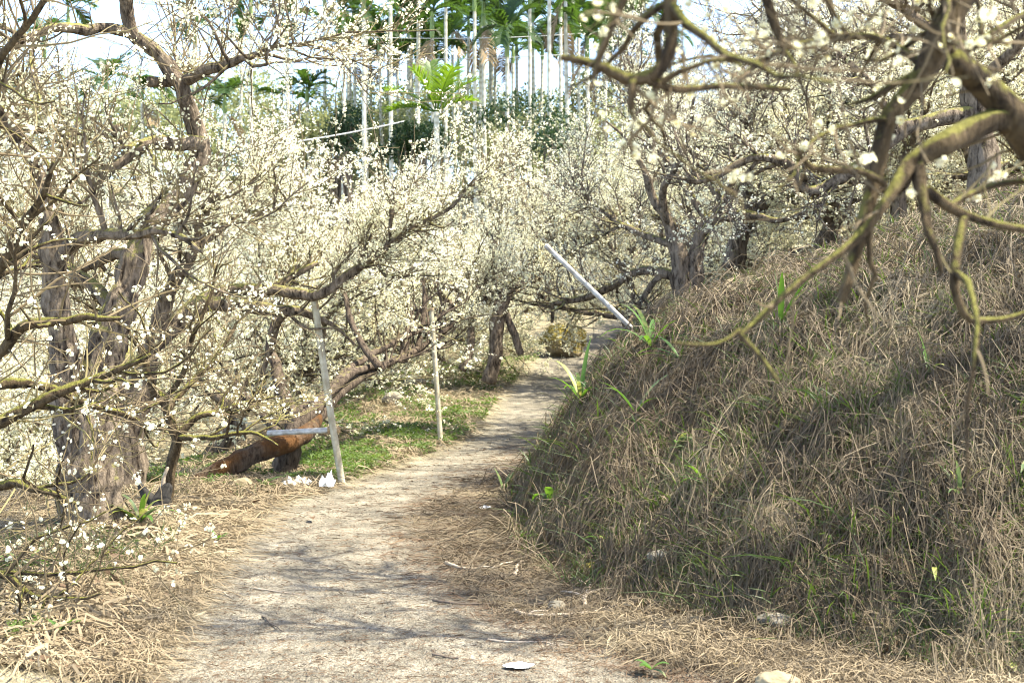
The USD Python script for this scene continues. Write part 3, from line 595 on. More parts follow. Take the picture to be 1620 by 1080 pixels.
# E: two trees on top of the bank
o = base(1088, 18.0, 0.1)
E = thing('bank_top_plum_tree', 'twin-stemmed plum tree on top of the bank with a low limb over the slanting pipe', 'plum tree', o)
plum(E, [
    limb(o, (1085, 485, 18, .19), (1078, 430, 18, .15), (1068, 385, 18, .12), (1056, 345, 18, .10), (1030, 305, 18, .07), (1010, 250, 17.8, .04), (960, 190, 17.5, .015)),
    limb(o, (1098, 475, 18, .14), (1102, 410, 18, .11), (1110, 372, 18, .10), (1135, 342, 18, .09), (1180, 340, 17.8, .07), (1230, 350, 17.5, .04), (1280, 330, 17.2, .015)),
    limb(o, (1075, 440, 18, .085), (1050, 432, 18.1, .08), (1012, 430, 18.3, .07), (960, 458, 18.6, .06), (905, 474, 18.9, .05), (875, 482, 19, .035), (872, 510, 19.2, .025)),
    limb(o, (1045, 437, 18.1, .05), (1020, 462, 18.2, .04), (1005, 500, 18.3, .02)),
    limb(o, (1060, 360, 18, .07), (1050, 300, 17.6, .05), (1080, 240, 17.2, .04), (1100, 150, 16.8, .015)),
    limb(o, (1108, 375, 18, .07), (1160, 290, 17.5, .055), (1185, 200, 17.0, .04), (1230, 100, 16.5, .015)),
    limb(o, (1070, 390, 18, .06), (1000, 360, 18.3, .05), (950, 330, 18.6, .035), (900, 290, 19, .012)),
    limb(o, (1120, 350, 18, .06), (1060, 260, 18.5, .05), (1010, 170, 18.8, .035), (990, 80, 19, .012)),
], r, prune=see_rock(o), twig=m_twig_grey, boughs=105, shoots=850, spurs=4000, blooms=21000, bloom=0.0125, dens=7, sides=12, gnarl=0.18, up=0.35, trunks=2)
o = base(1165, 20.0, 0.1)
E2 = thing('crooked_plum_tree', 'crooked dark plum tree behind the twin-stemmed one on the bank', 'plum tree', o)
plum(E2, [
    limb(o, (1160, 425, 20, .20), (1168, 385, 20, .16), (1185, 350, 20, .14), (1205, 330, 20, .11)),
    limb(o, (1200, 335, 20, .10), (1240, 300, 19.6, .08), (1285, 300, 19.2, .06), (1330, 270, 19, .03), (1380, 240, 18.8, .012)),
    limb(o, (1190, 345, 20, .10), (1180, 280, 20, .08), (1200, 200, 19.8, .06), (1250, 120, 19.5, .04), (1260, 20, 19, .015)),
    limb(o, (1200, 335, 20, .08), (1290, 220, 19.4, .06), (1350, 140, 19, .04), (1400, 40, 18.5, .015)),
    limb(o, (1185, 350, 20, .08), (1120, 290, 20.4, .06), (1080, 210, 20.6, .04), (1040, 120, 21, .015)),
], r, twig=m_twig_grey, boughs=90, shoots=750, spurs=3600, blooms=19000, bloom=0.0135, dens=7, sides=12, gnarl=0.18, up=0.35)
o = base(1560, 14.0, 0.1)
E3 = thing('arching_plum_tree', 'plum tree at the right whose pale limb arches left above the bank', 'plum tree', o)
plum(E3, [
    limb(o, (1560, 330, 14, .22), (1556, 230, 14, .16), (1540, 160, 14, .13), (1520, 90, 14, .10), (1515, 0, 13.8, .07), (1500, -100, 13.6, .04)),
    limb(o, (1545, 180, 14, .10), (1450, 200, 13.9, .085), (1360, 262, 13.9, .075), (1285, 303, 14, .06), (1245, 262, 14, .05), (1205, 249, 14, .045), (1160, 262, 14.1, .04), (1130, 282, 14.1, .035), (1080, 287, 14.2, .02)),
    limb(o, (1525, 100, 14, .08), (1440, 20, 13.5, .06), (1340, -30, 13, .04), (1220, -40, 12.5, .015)),
    limb(o, (1540, 150, 14, .08), (1620, 60, 13.6, .06), (1700, -20, 13, .03)),
    limb(o, (1420, 215, 13.9, .05), (1370, 130, 13.4, .04), (1290, 70, 13, .03), (1200, 60, 12.6, .012)),
    limb(o, (1530, 120, 14, .07), (1480, 60, 14.6, .06), (1400, 60, 15, .04), (1300, 120, 15.4, .015)),
], r, twig=m_twig_grey, boughs=95, shoots=800, spurs=3600, blooms=16000, bloom=0.013, dens=8, sides=12, gnarl=0.18, up=0.25)
# J: low mossy bush-like tree in the left foreground, rooted outside the frame
o = base(-230, 7.6, 0.1)
J = thing('low_mossy_plum_tree', 'low yellow-green mossy plum branches crossing in front of the big left trunk', 'plum tree', o)
plum(J, [
    limb(o, (-230, 1010, 7.6, .14), (-190, 860, 7.6, .11), (-140, 740, 7.6, .09), (-100, 660, 7.6, .07)),
    limb(o, (-110, 670, 7.6, .06), (-20, 680, 7.5, .045), (60, 640, 7.4, .034), (150, 600, 7.4, .024), (230, 560, 7.3, .012)),
    limb(o, (-100, 660, 7.6, .05), (0, 560, 7.3, .036), (90, 505, 7.1, .026), (190, 500, 7.0, .012)),
    limb(o, (-140, 740, 7.6, .05), (-40, 760, 7.3, .035), (60, 770, 7.1, .022), (120, 800, 7.0, .01)),
    limb(o, (-190, 860, 7.6, .04), (-60, 900, 6.9, .026), (10, 925, 6.7, .018), (70, 943, 6.6, .013), (160, 944, 6.5, .007)),
    limb(o, (-100, 660, 7.6, .05), (-40, 500, 7.4, .036), (30, 370, 7.2, .026), (90, 260, 7.0, .014)),
    limb(o, (-120, 700, 7.6, .05), (30, 610, 8.0, .034), (140, 640, 8.2, .022), (240, 680, 8.3, .012)),
    limb(o, (-100, 500, 7.2, .03), (0, 105, 6.6, .02), (66, 0, 6.4, .016), (110, -70, 6.3, .01)),
], r, bark=m_bark_moss, boughs=38, shoots=270, spurs=1050, blooms=1800, bloom=0.0135, dens=10, sides=9, bl=(0.4, 1.1), up=0.2, kids0=0.45)
# K: mossy tangle between the big trunk and the poles
o = base(270, 11.2, 0.1)
see_log = keep_off(o, 310, 520, 670, 800)
K_ = thing('mossy_plum_sapling', 'mossy yellow-green plum branches tangled low just right of the big trunk', 'plum tree', o)
plum(K_, [
    limb(o, (262, 800, 11.2, .07), (272, 740, 11.2, .055), (282, 690, 11.2, .05), (262, 650, 11.2, .045), (245, 625, 11.2, .042)),
    limb(o, (245, 628, 11.2, .038), (232, 585, 11.1, .034), (205, 535, 11.0, .03), (165, 490, 10.9, .022), (120, 450, 10.8, .012)),
    limb(o, (255, 640, 11.2, .03), (295, 570, 11.1, .024), (318, 500, 11.0, .018), (345, 420, 11.0, .009)),
    limb(o, (280, 690, 11.2, .035), (320, 655, 11.2, .03), (370, 640, 11.3, .022), (430, 625, 11.4, .010)),
    limb(o, (282, 692, 11.2, .03), (330, 690, 11.0, .024), (385, 680, 10.9, .018), (440, 700, 10.8, .008)),
    limb(o, (265, 650, 11.2, .03), (340, 560, 11.5, .02), (380, 500, 11.7, .01)),
], r, bark=m_bark_moss, prune=see_log, boughs=26, shoots=190, spurs=700, blooms=1000, bloom=0.0145, dens=10, sides=9, bl=(0.3, 0.9), up=0.3)

# a tree standing to the right of the frame, whose thin crown reaches over the path and dapples it
o = np.array([5.4, 6.6, float(H(5.4, 6.6)) - 0.1]); q_ = lambda *p: [(*(np.array(t[:3]) - np.array([o[0], o[1], 0])), t[3]) for t in p]
OV = thing('overhanging_plum_tree', 'plum tree outside the right edge whose crown reaches above the bank and dapples the path', 'plum tree', o)
plum(OV, [
    [(0, 0, -0.2, .22), (-.1, 0, .6, .17), (-.25, .05, 1.3, .15), (-.5, .1, 1.9, .13)],
    [(-.4, .1, 1.7, .10), (-1.3, .3, 2.8, .08), (-2.5, .5, 3.5, .05), (-3.3, 1.0, 3.9, .032), (-3.9, 1.8, 4.1, .012)],
    [(-.4, .1, 1.8, .10), (-1.2, -.5, 3.0, .08), (-2.4, -1.0, 3.7, .05), (-3.3, -.6, 4.2, .03), (-4.2, -.7, 4.4, .012)],
    [(-.4, .1, 1.8, .10), (-.6, 1.0, 3.0, .08), (-1.3, 2.2, 3.9, .05), (-2.2, 3.4, 4.4, .015)],
    [(-.4, .1, 1.8, .09), (-1.0, .1, 3.4, .07), (-1.9, 0, 4.6, .04), (-2.6, .2, 5.4, .014)],
], r, boughs=64, shoots=520, spurs=1900, blooms=5200, bloom=0.015, kids0=0.5, slim=0.5, far=True, dens=5, sides=9, up=0.45, bl=(0.6, 1.4))

# F: the near mossy tree at the upper right; its trunk stands outside the frame
o = np.array([1.95, 2.75, float(H(1.95, 2.75)) - 0.1])
Ft = thing('near_mossy_plum_tree', 'near out-of-focus plum tree with thick mossy limbs and white blossom at upper right', 'plum tree', o)
r = np.random.default_rng(202)
FL = [
    [(0, 0, 0, .17), (-.05, -.02, .7, .12), (-.15, -.05, 1.35, .10), (-.35, -.08, 1.85, .085)],
    limb(o, (1990, 150, 2.65, .085), (1820, 290, 2.65, .075), (1690, 270, 2.62, .066), (1620, 205, 2.6, .056), (1562, 138, 2.58, .045), (1505, 92, 2.55, .040)),
    limb(o, (1640, -180, 2.6, .055), (1565, -70, 2.55, .05), (1515, 0, 2.5, .045), (1482, 75, 2.5, .042), (1452, 130, 2.5, .034), (1405, 195, 2.5, .027), (1387, 262, 2.5, .024), (1372, 335, 2.48, .021), (1357, 400, 2.46, .018), (1333, 478, 2.44, .011)),
    limb(o, (1620, 200, 2.6, .045), (1580, 188, 2.58, .036), (1530, 207, 2.55, .032), (1478, 235, 2.5, .032), (1447, 255, 2.5, .03), (1412, 300, 2.45, .018), (1345, 385, 2.4, .0115), (1268, 442, 2.35, .0095), (1205, 497, 2.3, .008), (1168, 530, 2.28, .006)),
    limb(o, (1448, 258, 2.5, .024), (1468, 325, 2.45, .017), (1470, 365, 2.42, .014), (1482, 400, 2.4, .010), (1487, 430, 2.4, .006)),
    limb(o, (1465, 300, 2.48, .018), (1530, 342, 2.5, .014), (1620, 362, 2.55, .012), (1700, 350, 2.6, .010)),
    limb(o, (1525, 342, 2.5, .015), (1517, 400, 2.45, .014), (1512, 450, 2.42, .0125), (1536, 500, 2.42, .010), (1580, 503, 2.45, .009), (1650, 482, 2.5, .007)),
    limb(o, (1120, -130, 2.2, .026), (1066, 0, 2.2, .020), (1068, 60, 2.2, .018), (1048, 112, 2.2, .017), (1005, 127, 2.2, .016), (950, 106, 2.2, .0125), (888, 95, 2.2, .008)),
    limb(o, (1010, -90, 2.2, .018), (985, 0, 2.2, .013), (963, 50, 2.2, .012), (945, 96, 2.2, .010), (935, 130, 2.2, .006)),
    limb(o, (1022, 126, 2.2, .013), (1060, 141, 2.25, .011), (1160, 136, 2.4, .010), (1248, 141, 2.5, .007)),
    limb(o, (1190, -60, 2.4, .018), (1210, 0, 2.4, .0145), (1226, 50, 2.4, .012), (1238, 84, 2.4, .006)),
    limb(o, (1000, 128, 2.2, .011), (996, 150, 2.2, .010), (992, 176, 2.2, .004)),
    limb(o, (1465, 110, 2.5, .018), (1430, 85, 2.55, .012), (1360, 62, 2.6, .010), (1270, 75, 2.65, .010), (1170, 130, 2.7, .006)),
    limb(o, (1530, 80, 2.6, .012), (1570, 55, 2.7, .010), (1640, 10, 2.8, .008)),
    limb(o, (1400, 290, 2.45, .010), (1355, 268, 2.4, .009), (1290, 262, 2.35, .008), (1262, 230, 2.3, .005)),
    limb(o, (1520, -8, 2.5, .03), (1400, -40, 2.4, .026), (1250, -70, 2.4, .024), (1120, -120, 2.2, .022), (1000, -100, 2.2, .016)),
    limb(o, (1500, 330, 2.5, .011), (1560, 300, 2.6, .010), (1640, 290, 2.7, .008)),
    limb(o, (1170, 528, 2.28, .008), (1200, 560, 2.26, .007), (1228, 600, 2.24, .005)),
    limb(o, (1172, 520, 2.28, .006), (1120, 545, 2.25, .005), (1060, 540, 2.22, .003)),
]
off_bank = lambda P: (lambda q: ~((q[1] > 330) & (r.random(len(q[1])) < 0.75)) & ~((q[0] < 930) & (q[1] > 140)) & (q[0] > 850))(proj(P[:, -1] + o))
PF = plum(Ft, FL, r, prune=off_bank, bark=m_bark_moss, boughs=42, shoots=260, spurs=520, blooms=40, wob_amp=0.032, slim=0.72, bloom=0.011, dens=34, sides=18, gnarl=0.24, thick=0.42, bl=(0.18, 0.55), sl=(0.08, 0.3), fl=(0.03, 0.1), up=0.05, tr=(0.0032, 0.0024), kids0=0.05, spread=0.9)
def near_blossom(rg, s=0.0090):
    """Five cupped petals round a tuft of stamens."""
    petals, gaps = [], []
    for k in range(5):
        a = k * 2 * math.pi / 5 + rg.normal(0, 0.06); tilt = rg.uniform(0.25, 0.6)
        u, wv = np.meshgrid(np.linspace(0, 1, 4), np.linspace(-1, 1, 3), indexing='ij')
        w = np.sin(np.clip(u * 0.85 + 0.12, 0, 1) * np.pi) ** 0.6 * 0.44
        x = u * 1.0; y = wv * w; z = u * tilt + 0.25 * u * u + 0.18 * wv ** 2 * u
        q = np.stack([x * math.cos(a) - y * math.sin(a), x * math.sin(a) + y * math.cos(a), z], -1).reshape(-1, 3) * s
        j = (np.arange(3)[:, None] * 3 + np.arange(2)[None]).ravel()
        petals.append((q, np.vstack([np.stack([j, j + 1, j + 4], 1), np.stack([j, j + 4, j + 3], 1)])))
    n = 12; d = nrm(np.c_[rg.normal(size=(n, 2)) * 0.5, np.ones(n)]); e = d * s * rg.uniform(0.5, 0.8, (n, 1))
    st = strands(np.stack([0 * e, e], 1), np.full((n, 2), 0.0004), 3, rg)
    return cat(petals), st
C1, D1 = on_twigs(PF[6], 260, r, 0.004, 0.3); C2_, D2_ = on_twigs(PF[4], 120, r, 0.004, 0.3)
C1, D1 = np.vstack([C1, C2_]), np.vstack([D1, D2_]); k_ = off_bank(np.stack([C1, C1], 1)); C1, D1 = C1[k_][:240], D1[k_][:240]
for c, d in zip(C1, D1):
    (pv, pf), (sv, sf) = near_blossom(r)
    x = nrm(np.cross(d, [0.3, 0.8, 0.1])); R_ = np.stack([x, np.cross(d, x), d], 0)
    b = part('blossom', (pv @ R_ + c, pf), m_petal, Ft)
    part('stamen', (sv @ R_ + c, sf), m_stamen, b, kind='stuff')

# ------------------------------------------------------------------ dry grass, green blades, herbs, litter
def scatter(n, x0, x1, y0, y1, ok, rng, power=1.0):
    """Random ground points, thinning with distance."""
    out = []
    got = 0
    while got < n:
        k = n * 3
        u = rng.random(k); y = 1 / (1 / y0 + u * (1 / y1 - 1 / y0)) if power else y0 + u * (y1 - y0)
        x = rng.uniform(x0, x1, k) if x1 is not None else 0
        if callable(x0): x = x0(y, rng.random(k))
        m = ok(x, y); out.append(np.stack([x[m], y[m]], 1)); got += m.sum()
        if len(out) > 40: break
    return np.vstack(out)[:n]
fan = lambda y, u: (-0.44 + u * 0.88) * y
left_l = lambda x, y: np.interp(y, LY, LX) - x
def drape(n_ok, n, y0, y1, rng, length, width, arch, down, K=4, lift=0.012, curl=0.5, tuft=0):
    p = scatter(n if not tuft else n // tuft, fan, None, y0, y1, n_ok, rng)
    if tuft: p = np.repeat(p, tuft, 0) + rng.normal(0, 0.035, (len(p) * tuft, 2))
    n = len(p)
    gx_, gy_ = slope(p[:, 0], p[:, 1])
    th = rng.uniform(0, 2 * np.pi, n)
    if tuft: th = np.repeat(rng.uniform(0, 2 * np.pi, n // tuft), tuft) + rng.normal(0, 0.55, n)
    h = np.stack([np.cos(th), np.sin(th)], 1)
    g = -np.stack([gx_, gy_], 1); gm = np.maximum(np.linalg.norm(g, axis=1, keepdims=True), 1e-6); gd = g / gm; cs = 1 / np.sqrt(1 + gm ** 2)
    hd = (h * gd).sum(1, keepdims=True); hc = h - hd * gd; hd = hd + down * gm * cs
    nn_ = np.sqrt((hc ** 2).sum(1, keepdims=True) + hd ** 2); h = (hc + gd * hd * cs) / np.maximum(nn_, 1e-6)   # even spread within the slope's own plane
    far = np.clip(p[:, 1] / 8, 0.85, 3)
    L = rng.uniform(*length, n) * np.minimum(far, 1.4)
    turn = rng.normal(0, curl, n); pos, P = p.copy(), []
    up = rng.uniform(0, arch, n)
    for k in range(K):
        t = k / (K - 1)
        z = H(pos[:, 0], pos[:, 1]) + lift * rng.uniform(0.4, 2.5, n) + up * np.sin(np.pi * min(t * 1.15, 1)) 
        P.append(np.c_[pos, z])
        c, s = np.cos(turn / K), np.sin(turn / K); h = np.stack([h[:, 0] * c - h[:, 1] * s, h[:, 0] * s + h[:, 1] * c], 1)
        pos = pos + h * (L / (K - 1))[:, None]
    P = np.stack(P, 1)
    w = rng.uniform(*width, n) * far
    tan = nrm(P[:, -1] - P[:, 0])
    side = nrm(np.cross(tan, np.c_[-gx_, -gy_, np.ones(n)] + 0.75 * rng.normal(size=(n, 3))))
    return ribbons(P, w[:, None] * np.array([0.8] + [1.0] * (K - 2) + [0.35])[None], side)
def upright(n_ok, n, y0, y1, rng, length, width, lean, K=4, power=1):
    p = scatter(n, fan, None, y0, y1, n_ok, rng, power); n = len(p)
    far = np.clip(p[:, 1] / 9, 0.85, 2.2)
    th = rng.uniform(0, 2 * np.pi, n); h = np.stack([np.cos(th), np.sin(th)], 1); L = rng.uniform(*length, n)
    gx_, gy_ = slope(p[:, 0], p[:, 1]); h = h - 0.6 * np.stack([gx_, gy_], 1)
    z0 = H(p[:, 0], p[:, 1]) - 0.01; le = rng.uniform(0.2, 1, n) * lean
    P = []
    for k in range(K):
        t = k / (K - 1)
        P.append(np.c_[p + h * (L * le * t ** 1.5)[:, None], z0 + L * (t - 0.55 * le * t * t)])
    P = np.stack(P, 1); side = nrm(np.c_[rng.normal(size=(n, 2)), 0.3 * rng.normal(size=n)])
    return ribbons(P, (rng.uniform(*width, n) * far)[:, None] * np.array([0.7, 1, 0.8, 0.1])[None, :K], side)
r = np.random.default_rng(33)
on_bank = lambda x, y: (foot_s(x, y) > -0.05) & (seg_dist(x, y) < 14)
clump = lambda s, seed, th: (lambda x, y: fb(x, y, s, seed, 3) > th)
dry = cat([drape(lambda x, y: on_bank(x, y) & clump(2.4, 60, -0.09)(x, y), 30000, 5.3, 26, r, (0.05, 0.28), (0.0011, 0.0028), 0.08, 0.25, 4, 0.014, 1.2),
           drape(lambda x, y: (foot_s(x, y) > -0.7 + 0.6 * fb(x, y, 1.3, 68)) & (foot_s(x, y) < 0.5), 13000, 5.3, 14, r, (0.04, 0.25), (0.0012, 0.0028), 0.05, 0.2, 4, 0.01, 1.0),
           drape(on_bank, 9000, 5.3, 26, r, (0.05, 0.2), (0.0011, 0.0028), 0.05, 0.2, 4, 0.01, 1.2),
           drape(on_bank, 17000, 5.3, 22, r, (0.14, 0.46), (0.0012, 0.003), 0.13, 1.1, 5, 0.02, 0.7, 34),
           drape(on_bank, 9000, 5.3, 22, r, (0.10, 0.36), (0.0014, 0.0036), 0.17, 0.3, 5, 0.02, 0.8, 22),
           drape(lambda x, y: on_bank(x, y) & (foot_s(x, y) < 3), 2200, 5.3, 16, r, (0.3, 0.9), (0.0014, 0.0032), 0.30, 0.3, 6, 0.02, 1.0)])
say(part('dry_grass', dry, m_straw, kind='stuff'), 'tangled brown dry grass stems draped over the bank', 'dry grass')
pale = cat([drape(lambda x, y: (left_l(x, y) > -0.15) & (left_l(x, y) < 4), 17000, 5.5, 13, r, (0.06, 0.36), (0.0014, 0.0035), 0.06, 0.2, 4, 0.012, 1.2),
            drape(lambda x, y: (left_l(x, y) > 0.2) & (left_l(x, y) < 3) & clump(1.8, 65, 0.05)(x, y), 700, 5.5, 10, r, (0.2, 0.6), (0.004, 0.009), 0.08, 0.2, 6, 0.02, 0.8),
            drape(lambda x, y: (foot_s(x, y) > -0.75 + 0.5 * fb(x, y, 1.5, 66)) & (foot_s(x, y) < 0.35) & (y < 7.4) & (x > 0.5), 6000, 5.3, 7.4, r, (0.05, 0.34), (0.0013, 0.003), 0.06, 0.2, 4, 0.012, 1.0),
            drape(lambda x, y: on_bank(x, y) & (foot_s(x, y) > 1.5) & (y > 7.5), 17000, 7.5, 28, r, (0.1, 0.4), (0.0014, 0.003), 0.12, 0.3, 4, 0.014, 1.0),
            drape(lambda x, y: (left_l(x, y) > 0.05) & (left_l(x, y) < 6), 22000, 12, 32, r, (0.1, 0.4), (0.0014, 0.003), 0.12, 0.3, 4, 0.02, 1.0)])
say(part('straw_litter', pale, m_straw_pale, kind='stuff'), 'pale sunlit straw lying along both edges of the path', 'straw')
bits = cat([drape(lambda x, y: (foot_s(x, y) < 0.2) & (left_l(x, y) < 0.2), 16000, 5.4, 22, r, (0.012, 0.07), (0.0010, 0.0026), 0.006, 0.0, 3, 0.003),
            drape(lambda x, y: (foot_s(x, y) < 0.3) & (foot_s(x, y) > -0.9) & (y < 18), 8000, 5.4, 18, r, (0.03, 0.16), (0.0010, 0.0028), 0.015, 0.0, 4, 0.004)])
p = scatter(9000, fan, None, 5.5, 20, lambda x, y: on_bank(x, y) | ((left_l(x, y) > 0) & (left_l(x, y) < 3)), r); n = len(p)
gx_, gy_ = slope(p[:, 0], p[:, 1]); N_ = nrm(np.c_[-gx_, -gy_, np.ones(n)] + 0.5 * r.normal(size=(n, 3))); U_ = nrm(np.cross(N_, r.normal(size=(n, 3))))
sz_ = 0.011 * r.lognormal(0, 0.45, n)
say(part('leaf_litter', flakes(np.c_[p, H(p[:, 0], p[:, 1]) + r.uniform(0.01, 0.06, n)], U_, np.cross(N_, U_), sz_ * 1.5, sz_ * 0.6), m_litter, kind='stuff'), 'small dry brown leaves caught in the grass', 'leaf litter')
say(part('path_debris', bits, m_litter, kind='stuff'), 'small bits of straw and twig strewn on the path', 'litter')
gr = cat([upright(lambda x, y: on_bank(x, y) & clump(1.5, 71, -0.10)(x, y), 18000, 5.3, 22, r, (0.05, 0.2), (0.0014, 0.0038), 1.0),
          upright(lambda x, y: on_bank(x, y) & clump(3.0, 72, 0.03)(x, y), 3000, 5.6, 16, r, (0.10, 0.32), (0.003, 0.0065), 1.1),
          upright(lambda x, y: (left_l(x, y) > 0.3) & (left_l(x, y) < 3.5) & clump(1.3, 73, 0.06)(x, y), 2200, 5.6, 14, r, (0.05, 0.2), (0.002, 0.005), 0.9)])
say(part('green_grass', gr, m_grass, kind='stuff'), 'thin green grass blades growing through the dry stems', 'grass')
# leafy ground cover along the left verge
vok = lambda x, y: (left_l(x, y) > 0.0) & (left_l(x, y) < 3.6) & (fb(x, y, 2.0, 81, 3) > 0.015) & (y > 12.3)
def herb_leaves(ok, n, y0, y1, h, size):
    p = scatter(n, fan, None, y0, y1, ok, r); n = len(p)
    hh = h * np.clip(fb(p[:, 0], p[:, 1], 1.7, 82, 3) + 0.55, 0.1, 1.2)
    z = H(p[:, 0], p[:, 1]) + r.random(n) ** 0.8 * hh
    U = nrm(np.c_[r.normal(size=(n, 2)), 0.35 * r.normal(size=n)]); W = nrm(np.cross(U, np.c_[0.5 * r.normal(size=(n, 2)), np.ones(n)]))
    s = size * r.uniform(0.6, 1.3, n) * np.clip(p[:, 1] / 14, 0.8, 1.6)
    return flakes(np.c_[p, z], U, W, s, s * 0.62)
gc = cat([herb_leaves(vok, 60000, 12.3, 33, 0.28, 0.017),
          herb_leaves(lambda x, y: on_bank(x, y) & clump(2.2, 83, 0.0)(x, y), 20000, 5.4, 24, 0.13, 0.0135),
          herb_leaves(lambda x, y: (left_l(x, y) > 0.5) & (left_l(x, y) < 4) & clump(1.5, 84, 0.12)(x, y), 3500, 5.6, 12, 0.12, 0.015),
          herb_leaves(lambda x, y: (foot_s(x, y) > -0.2) & (foot_s(x, y) < 0.35) & (y > 17), 2500, 17, 33, 0.16, 0.018)])
say(part('ground_cover', gc, m_herb, kind='stuff'), 'low leafy green herbs covering the left verge and patches of the bank', 'ground cover')
p = scatter(9000, fan, None, 5.4, 20, lambda x, y: (foot_s(x, y) < 0.3) & (left_l(x, y) < 0.4), r)
gs = 0.0055 * r.lognormal(0, 0.6, len(p)); gs[:250] *= 1.6; gs = np.minimum(gs, 0.013); oc = trimesh.creation.icosphere(0); ov = np.array(oc.vertices); of = np.array(oc.faces)
octv = np.array([(1, 0, 0), (-1, 0, 0), (0, 1, 0), (0, -1, 0), (0, 0, 1), (0, 0, -1)], float); octf = np.array([(0, 2, 4), (2, 1, 4), (1, 3, 4), (3, 0, 4), (2, 0, 5), (1, 2, 5), (3, 1, 5), (0, 3, 5)])
gv = (octv[None] * r.uniform(0.6, 1.3, (len(p), 6, 1)) * np.array([1, 1, 0.6])) * gs[:, None, None] + np.c_[p, H(p[:, 0], p[:, 1])][:, None]
say(part('gravel', (gv.reshape(-1, 3), (octf[None] + np.arange(len(p))[:, None, None] * 6).reshape(-1, 3)), m_gravel, kind='stuff'), 'small loose stones scattered over the path', 'gravel')

# ------------------------------------------------------------------ broad-leaved plants one can tell apart
def blade(rg, L, w, az, el, bend, K=7):
    d = np.array([math.cos(az) * math.cos(el), math.sin(az) * math.cos(el), math.sin(el)]); p, P = np.zeros(3), [np.zeros(3)]
    for k in range(K - 1):
        d = nrm(d + np.array([0, 0, -bend * (k + 1) / K])); p = p + d * L / (K - 1); P.append(p)
    P = np.array(P); tan = nrm(np.gradient(P, axis=0)); side = nrm(np.cross(tan, [0, 0, 1.0]) + 1e-6); upv = np.cross(side, tan)
    wd = w * np.sin(np.clip(np.linspace(0.06, 1, K), 0, 0.985) * np.pi) ** 0.75
    v = np.concatenate([P - side * wd[:, None] + upv * wd[:, None] * 0.25, P, P + side * wd[:, None] + upv * wd[:, None] * 0.25])
    f = []
    for k in range(K - 1):
        for a in (0, K): f += [(a + k, a + k + 1, a + K + k + 1), (a + k, a + K + k + 1, a + K + k)]
    return v, np.array(f)
def leafy(label, px, py, n, L, w, el=(0.6, 1.3), bend=0.35, mat=m_broad, name='broad_leaf_plant', d=None, group=None):
    if d is None:                                  # find where the sight line meets the ground
        ds = np.linspace(5.2, 34, 3000); q = np.stack([(px - 810) / FPX * ds, ds, EYE_H + (540 - py) / FPX * ds], 1)
        hit = np.nonzero(q[:, 2] <= H(q[:, 0], q[:, 1]))[0]; d = ds[hit[0]] if len(hit) else 10.0
    x = (px - 810) / FPX * d; rg = np.random.default_rng(int(px * 7 + py))
    t = thing(name, label, 'plant', (x, d, float(H(x, d)) + 0.03), 0, 1, group)
    for k in range(n):
        part('leaf', blade(rg, 1.05 * L * rg.uniform(0.7, 1.15), 1.05 * w * rg.uniform(0.75, 1.15), rg.uniform(0, 6.28), rg.uniform(*el), bend * rg.uniform(0.6, 1.4)), mat if rg.random() < 0.45 else (m_leaf_dull, m_leaf_yellow)[int(rg.integers(0, 2))], t, smooth=True)
    return t
leafy('clump of strap-like green leaves at the foot of the big left trunk', 222, 832, 12, 0.36, 0.020)
leafy('upright yellow-green leaf shoot at the corner of the bank foot', 797, 785, 4, 0.26, 0.030, (1.1, 1.5), 0.15)
leafy('large pointed green leaves on the bank face above the corner shoot', 872, 800, 4, 0.36, 0.032, (0.3, 1.1), 0.3)
leafy('long grassy leaves arching beside the path at the bank edge', 918, 640, 9, 0.50, 0.020, (0.7, 1.4), 0.4)
leafy('bright grassy leaves on the crest of the bank below the slanting pipe', 1030, 555, 8, 0.48, 0.022, (0.5, 1.4), 0.35)
leafy('yellow-green grass blades on the bank crest right of the pipe foot', 1075, 575, 5, 0.42, 0.020, (0.1, 0.9), 0.25)
leafy('small broad leaves midway down the bank under the hanging twigs', 1075, 715, 4, 0.20, 0.028, (0.6, 1.3))
leafy('pair of broad leaves on the shaded bank left of centre', 1112, 770, 3, 0.17, 0.028, (0.3, 1.1))
leafy('bright green blades near the right end of the bank', 1520, 800, 6, 0.22, 0.012, (0.6, 1.4))
leafy('pale curled grass blades low on the right of the bank', 1475, 915, 4, 0.17, 0.012, (0.4, 1.3), 0.6)
leafy('tuft of green leaves at the left foot of the bank by the dead sticks', 820, 860, 6, 0.16, 0.018, (0.2, 1.1))
leafy('spreading herb in the shade below the tuft at the bank foot', 950, 860, 8, 0.15, 0.020, (0.1, 0.9))
leafy('grey-green leaf rosette low on the bank', 1190, 930, 7, 0.15, 0.020, (0.1, 0.8))
leafy('yellow-leaved seedling in the straw at lower left', 95, 1012, 8, 0.11, 0.024, (0.2, 1.0), mat=m_broad)
leafy('green tuft at the edge of the path left of the dark shadow', 345, 862, 7, 0.12, 0.012, (0.6, 1.3))
leafy('green herb under the low branches at the far left', 40, 905, 9, 0.17, 0.022, (0.2, 1.0))
leafy('leafy weed just left of the taller pole', 415, 775, 10, 0.22, 0.024, (0.2, 1.1))
leafy('green tuft on the upper right of the bank', 1640, 760, 6, 0.3, 0.014, (0.6, 1.4))
leafy('seedling with yellow leaves at the bottom right edge', 1590, 1062, 6, 0.10, 0.024, (0.1, 0.9))
leafy('small yellowish plant at the foot of the bank, bottom right', 1030, 1070, 5, 0.09, 0.016, (0.1, 0.9))
leafy('long green blade leaning out of the bank below the crest', 1005, 660, 4, 0.4, 0.016, (0.2, 1.1), 0.4)
leafy('green shoots at the right edge of the bank, halfway up', 1470, 600, 5, 0.25, 0.014, (0.5, 1.4))
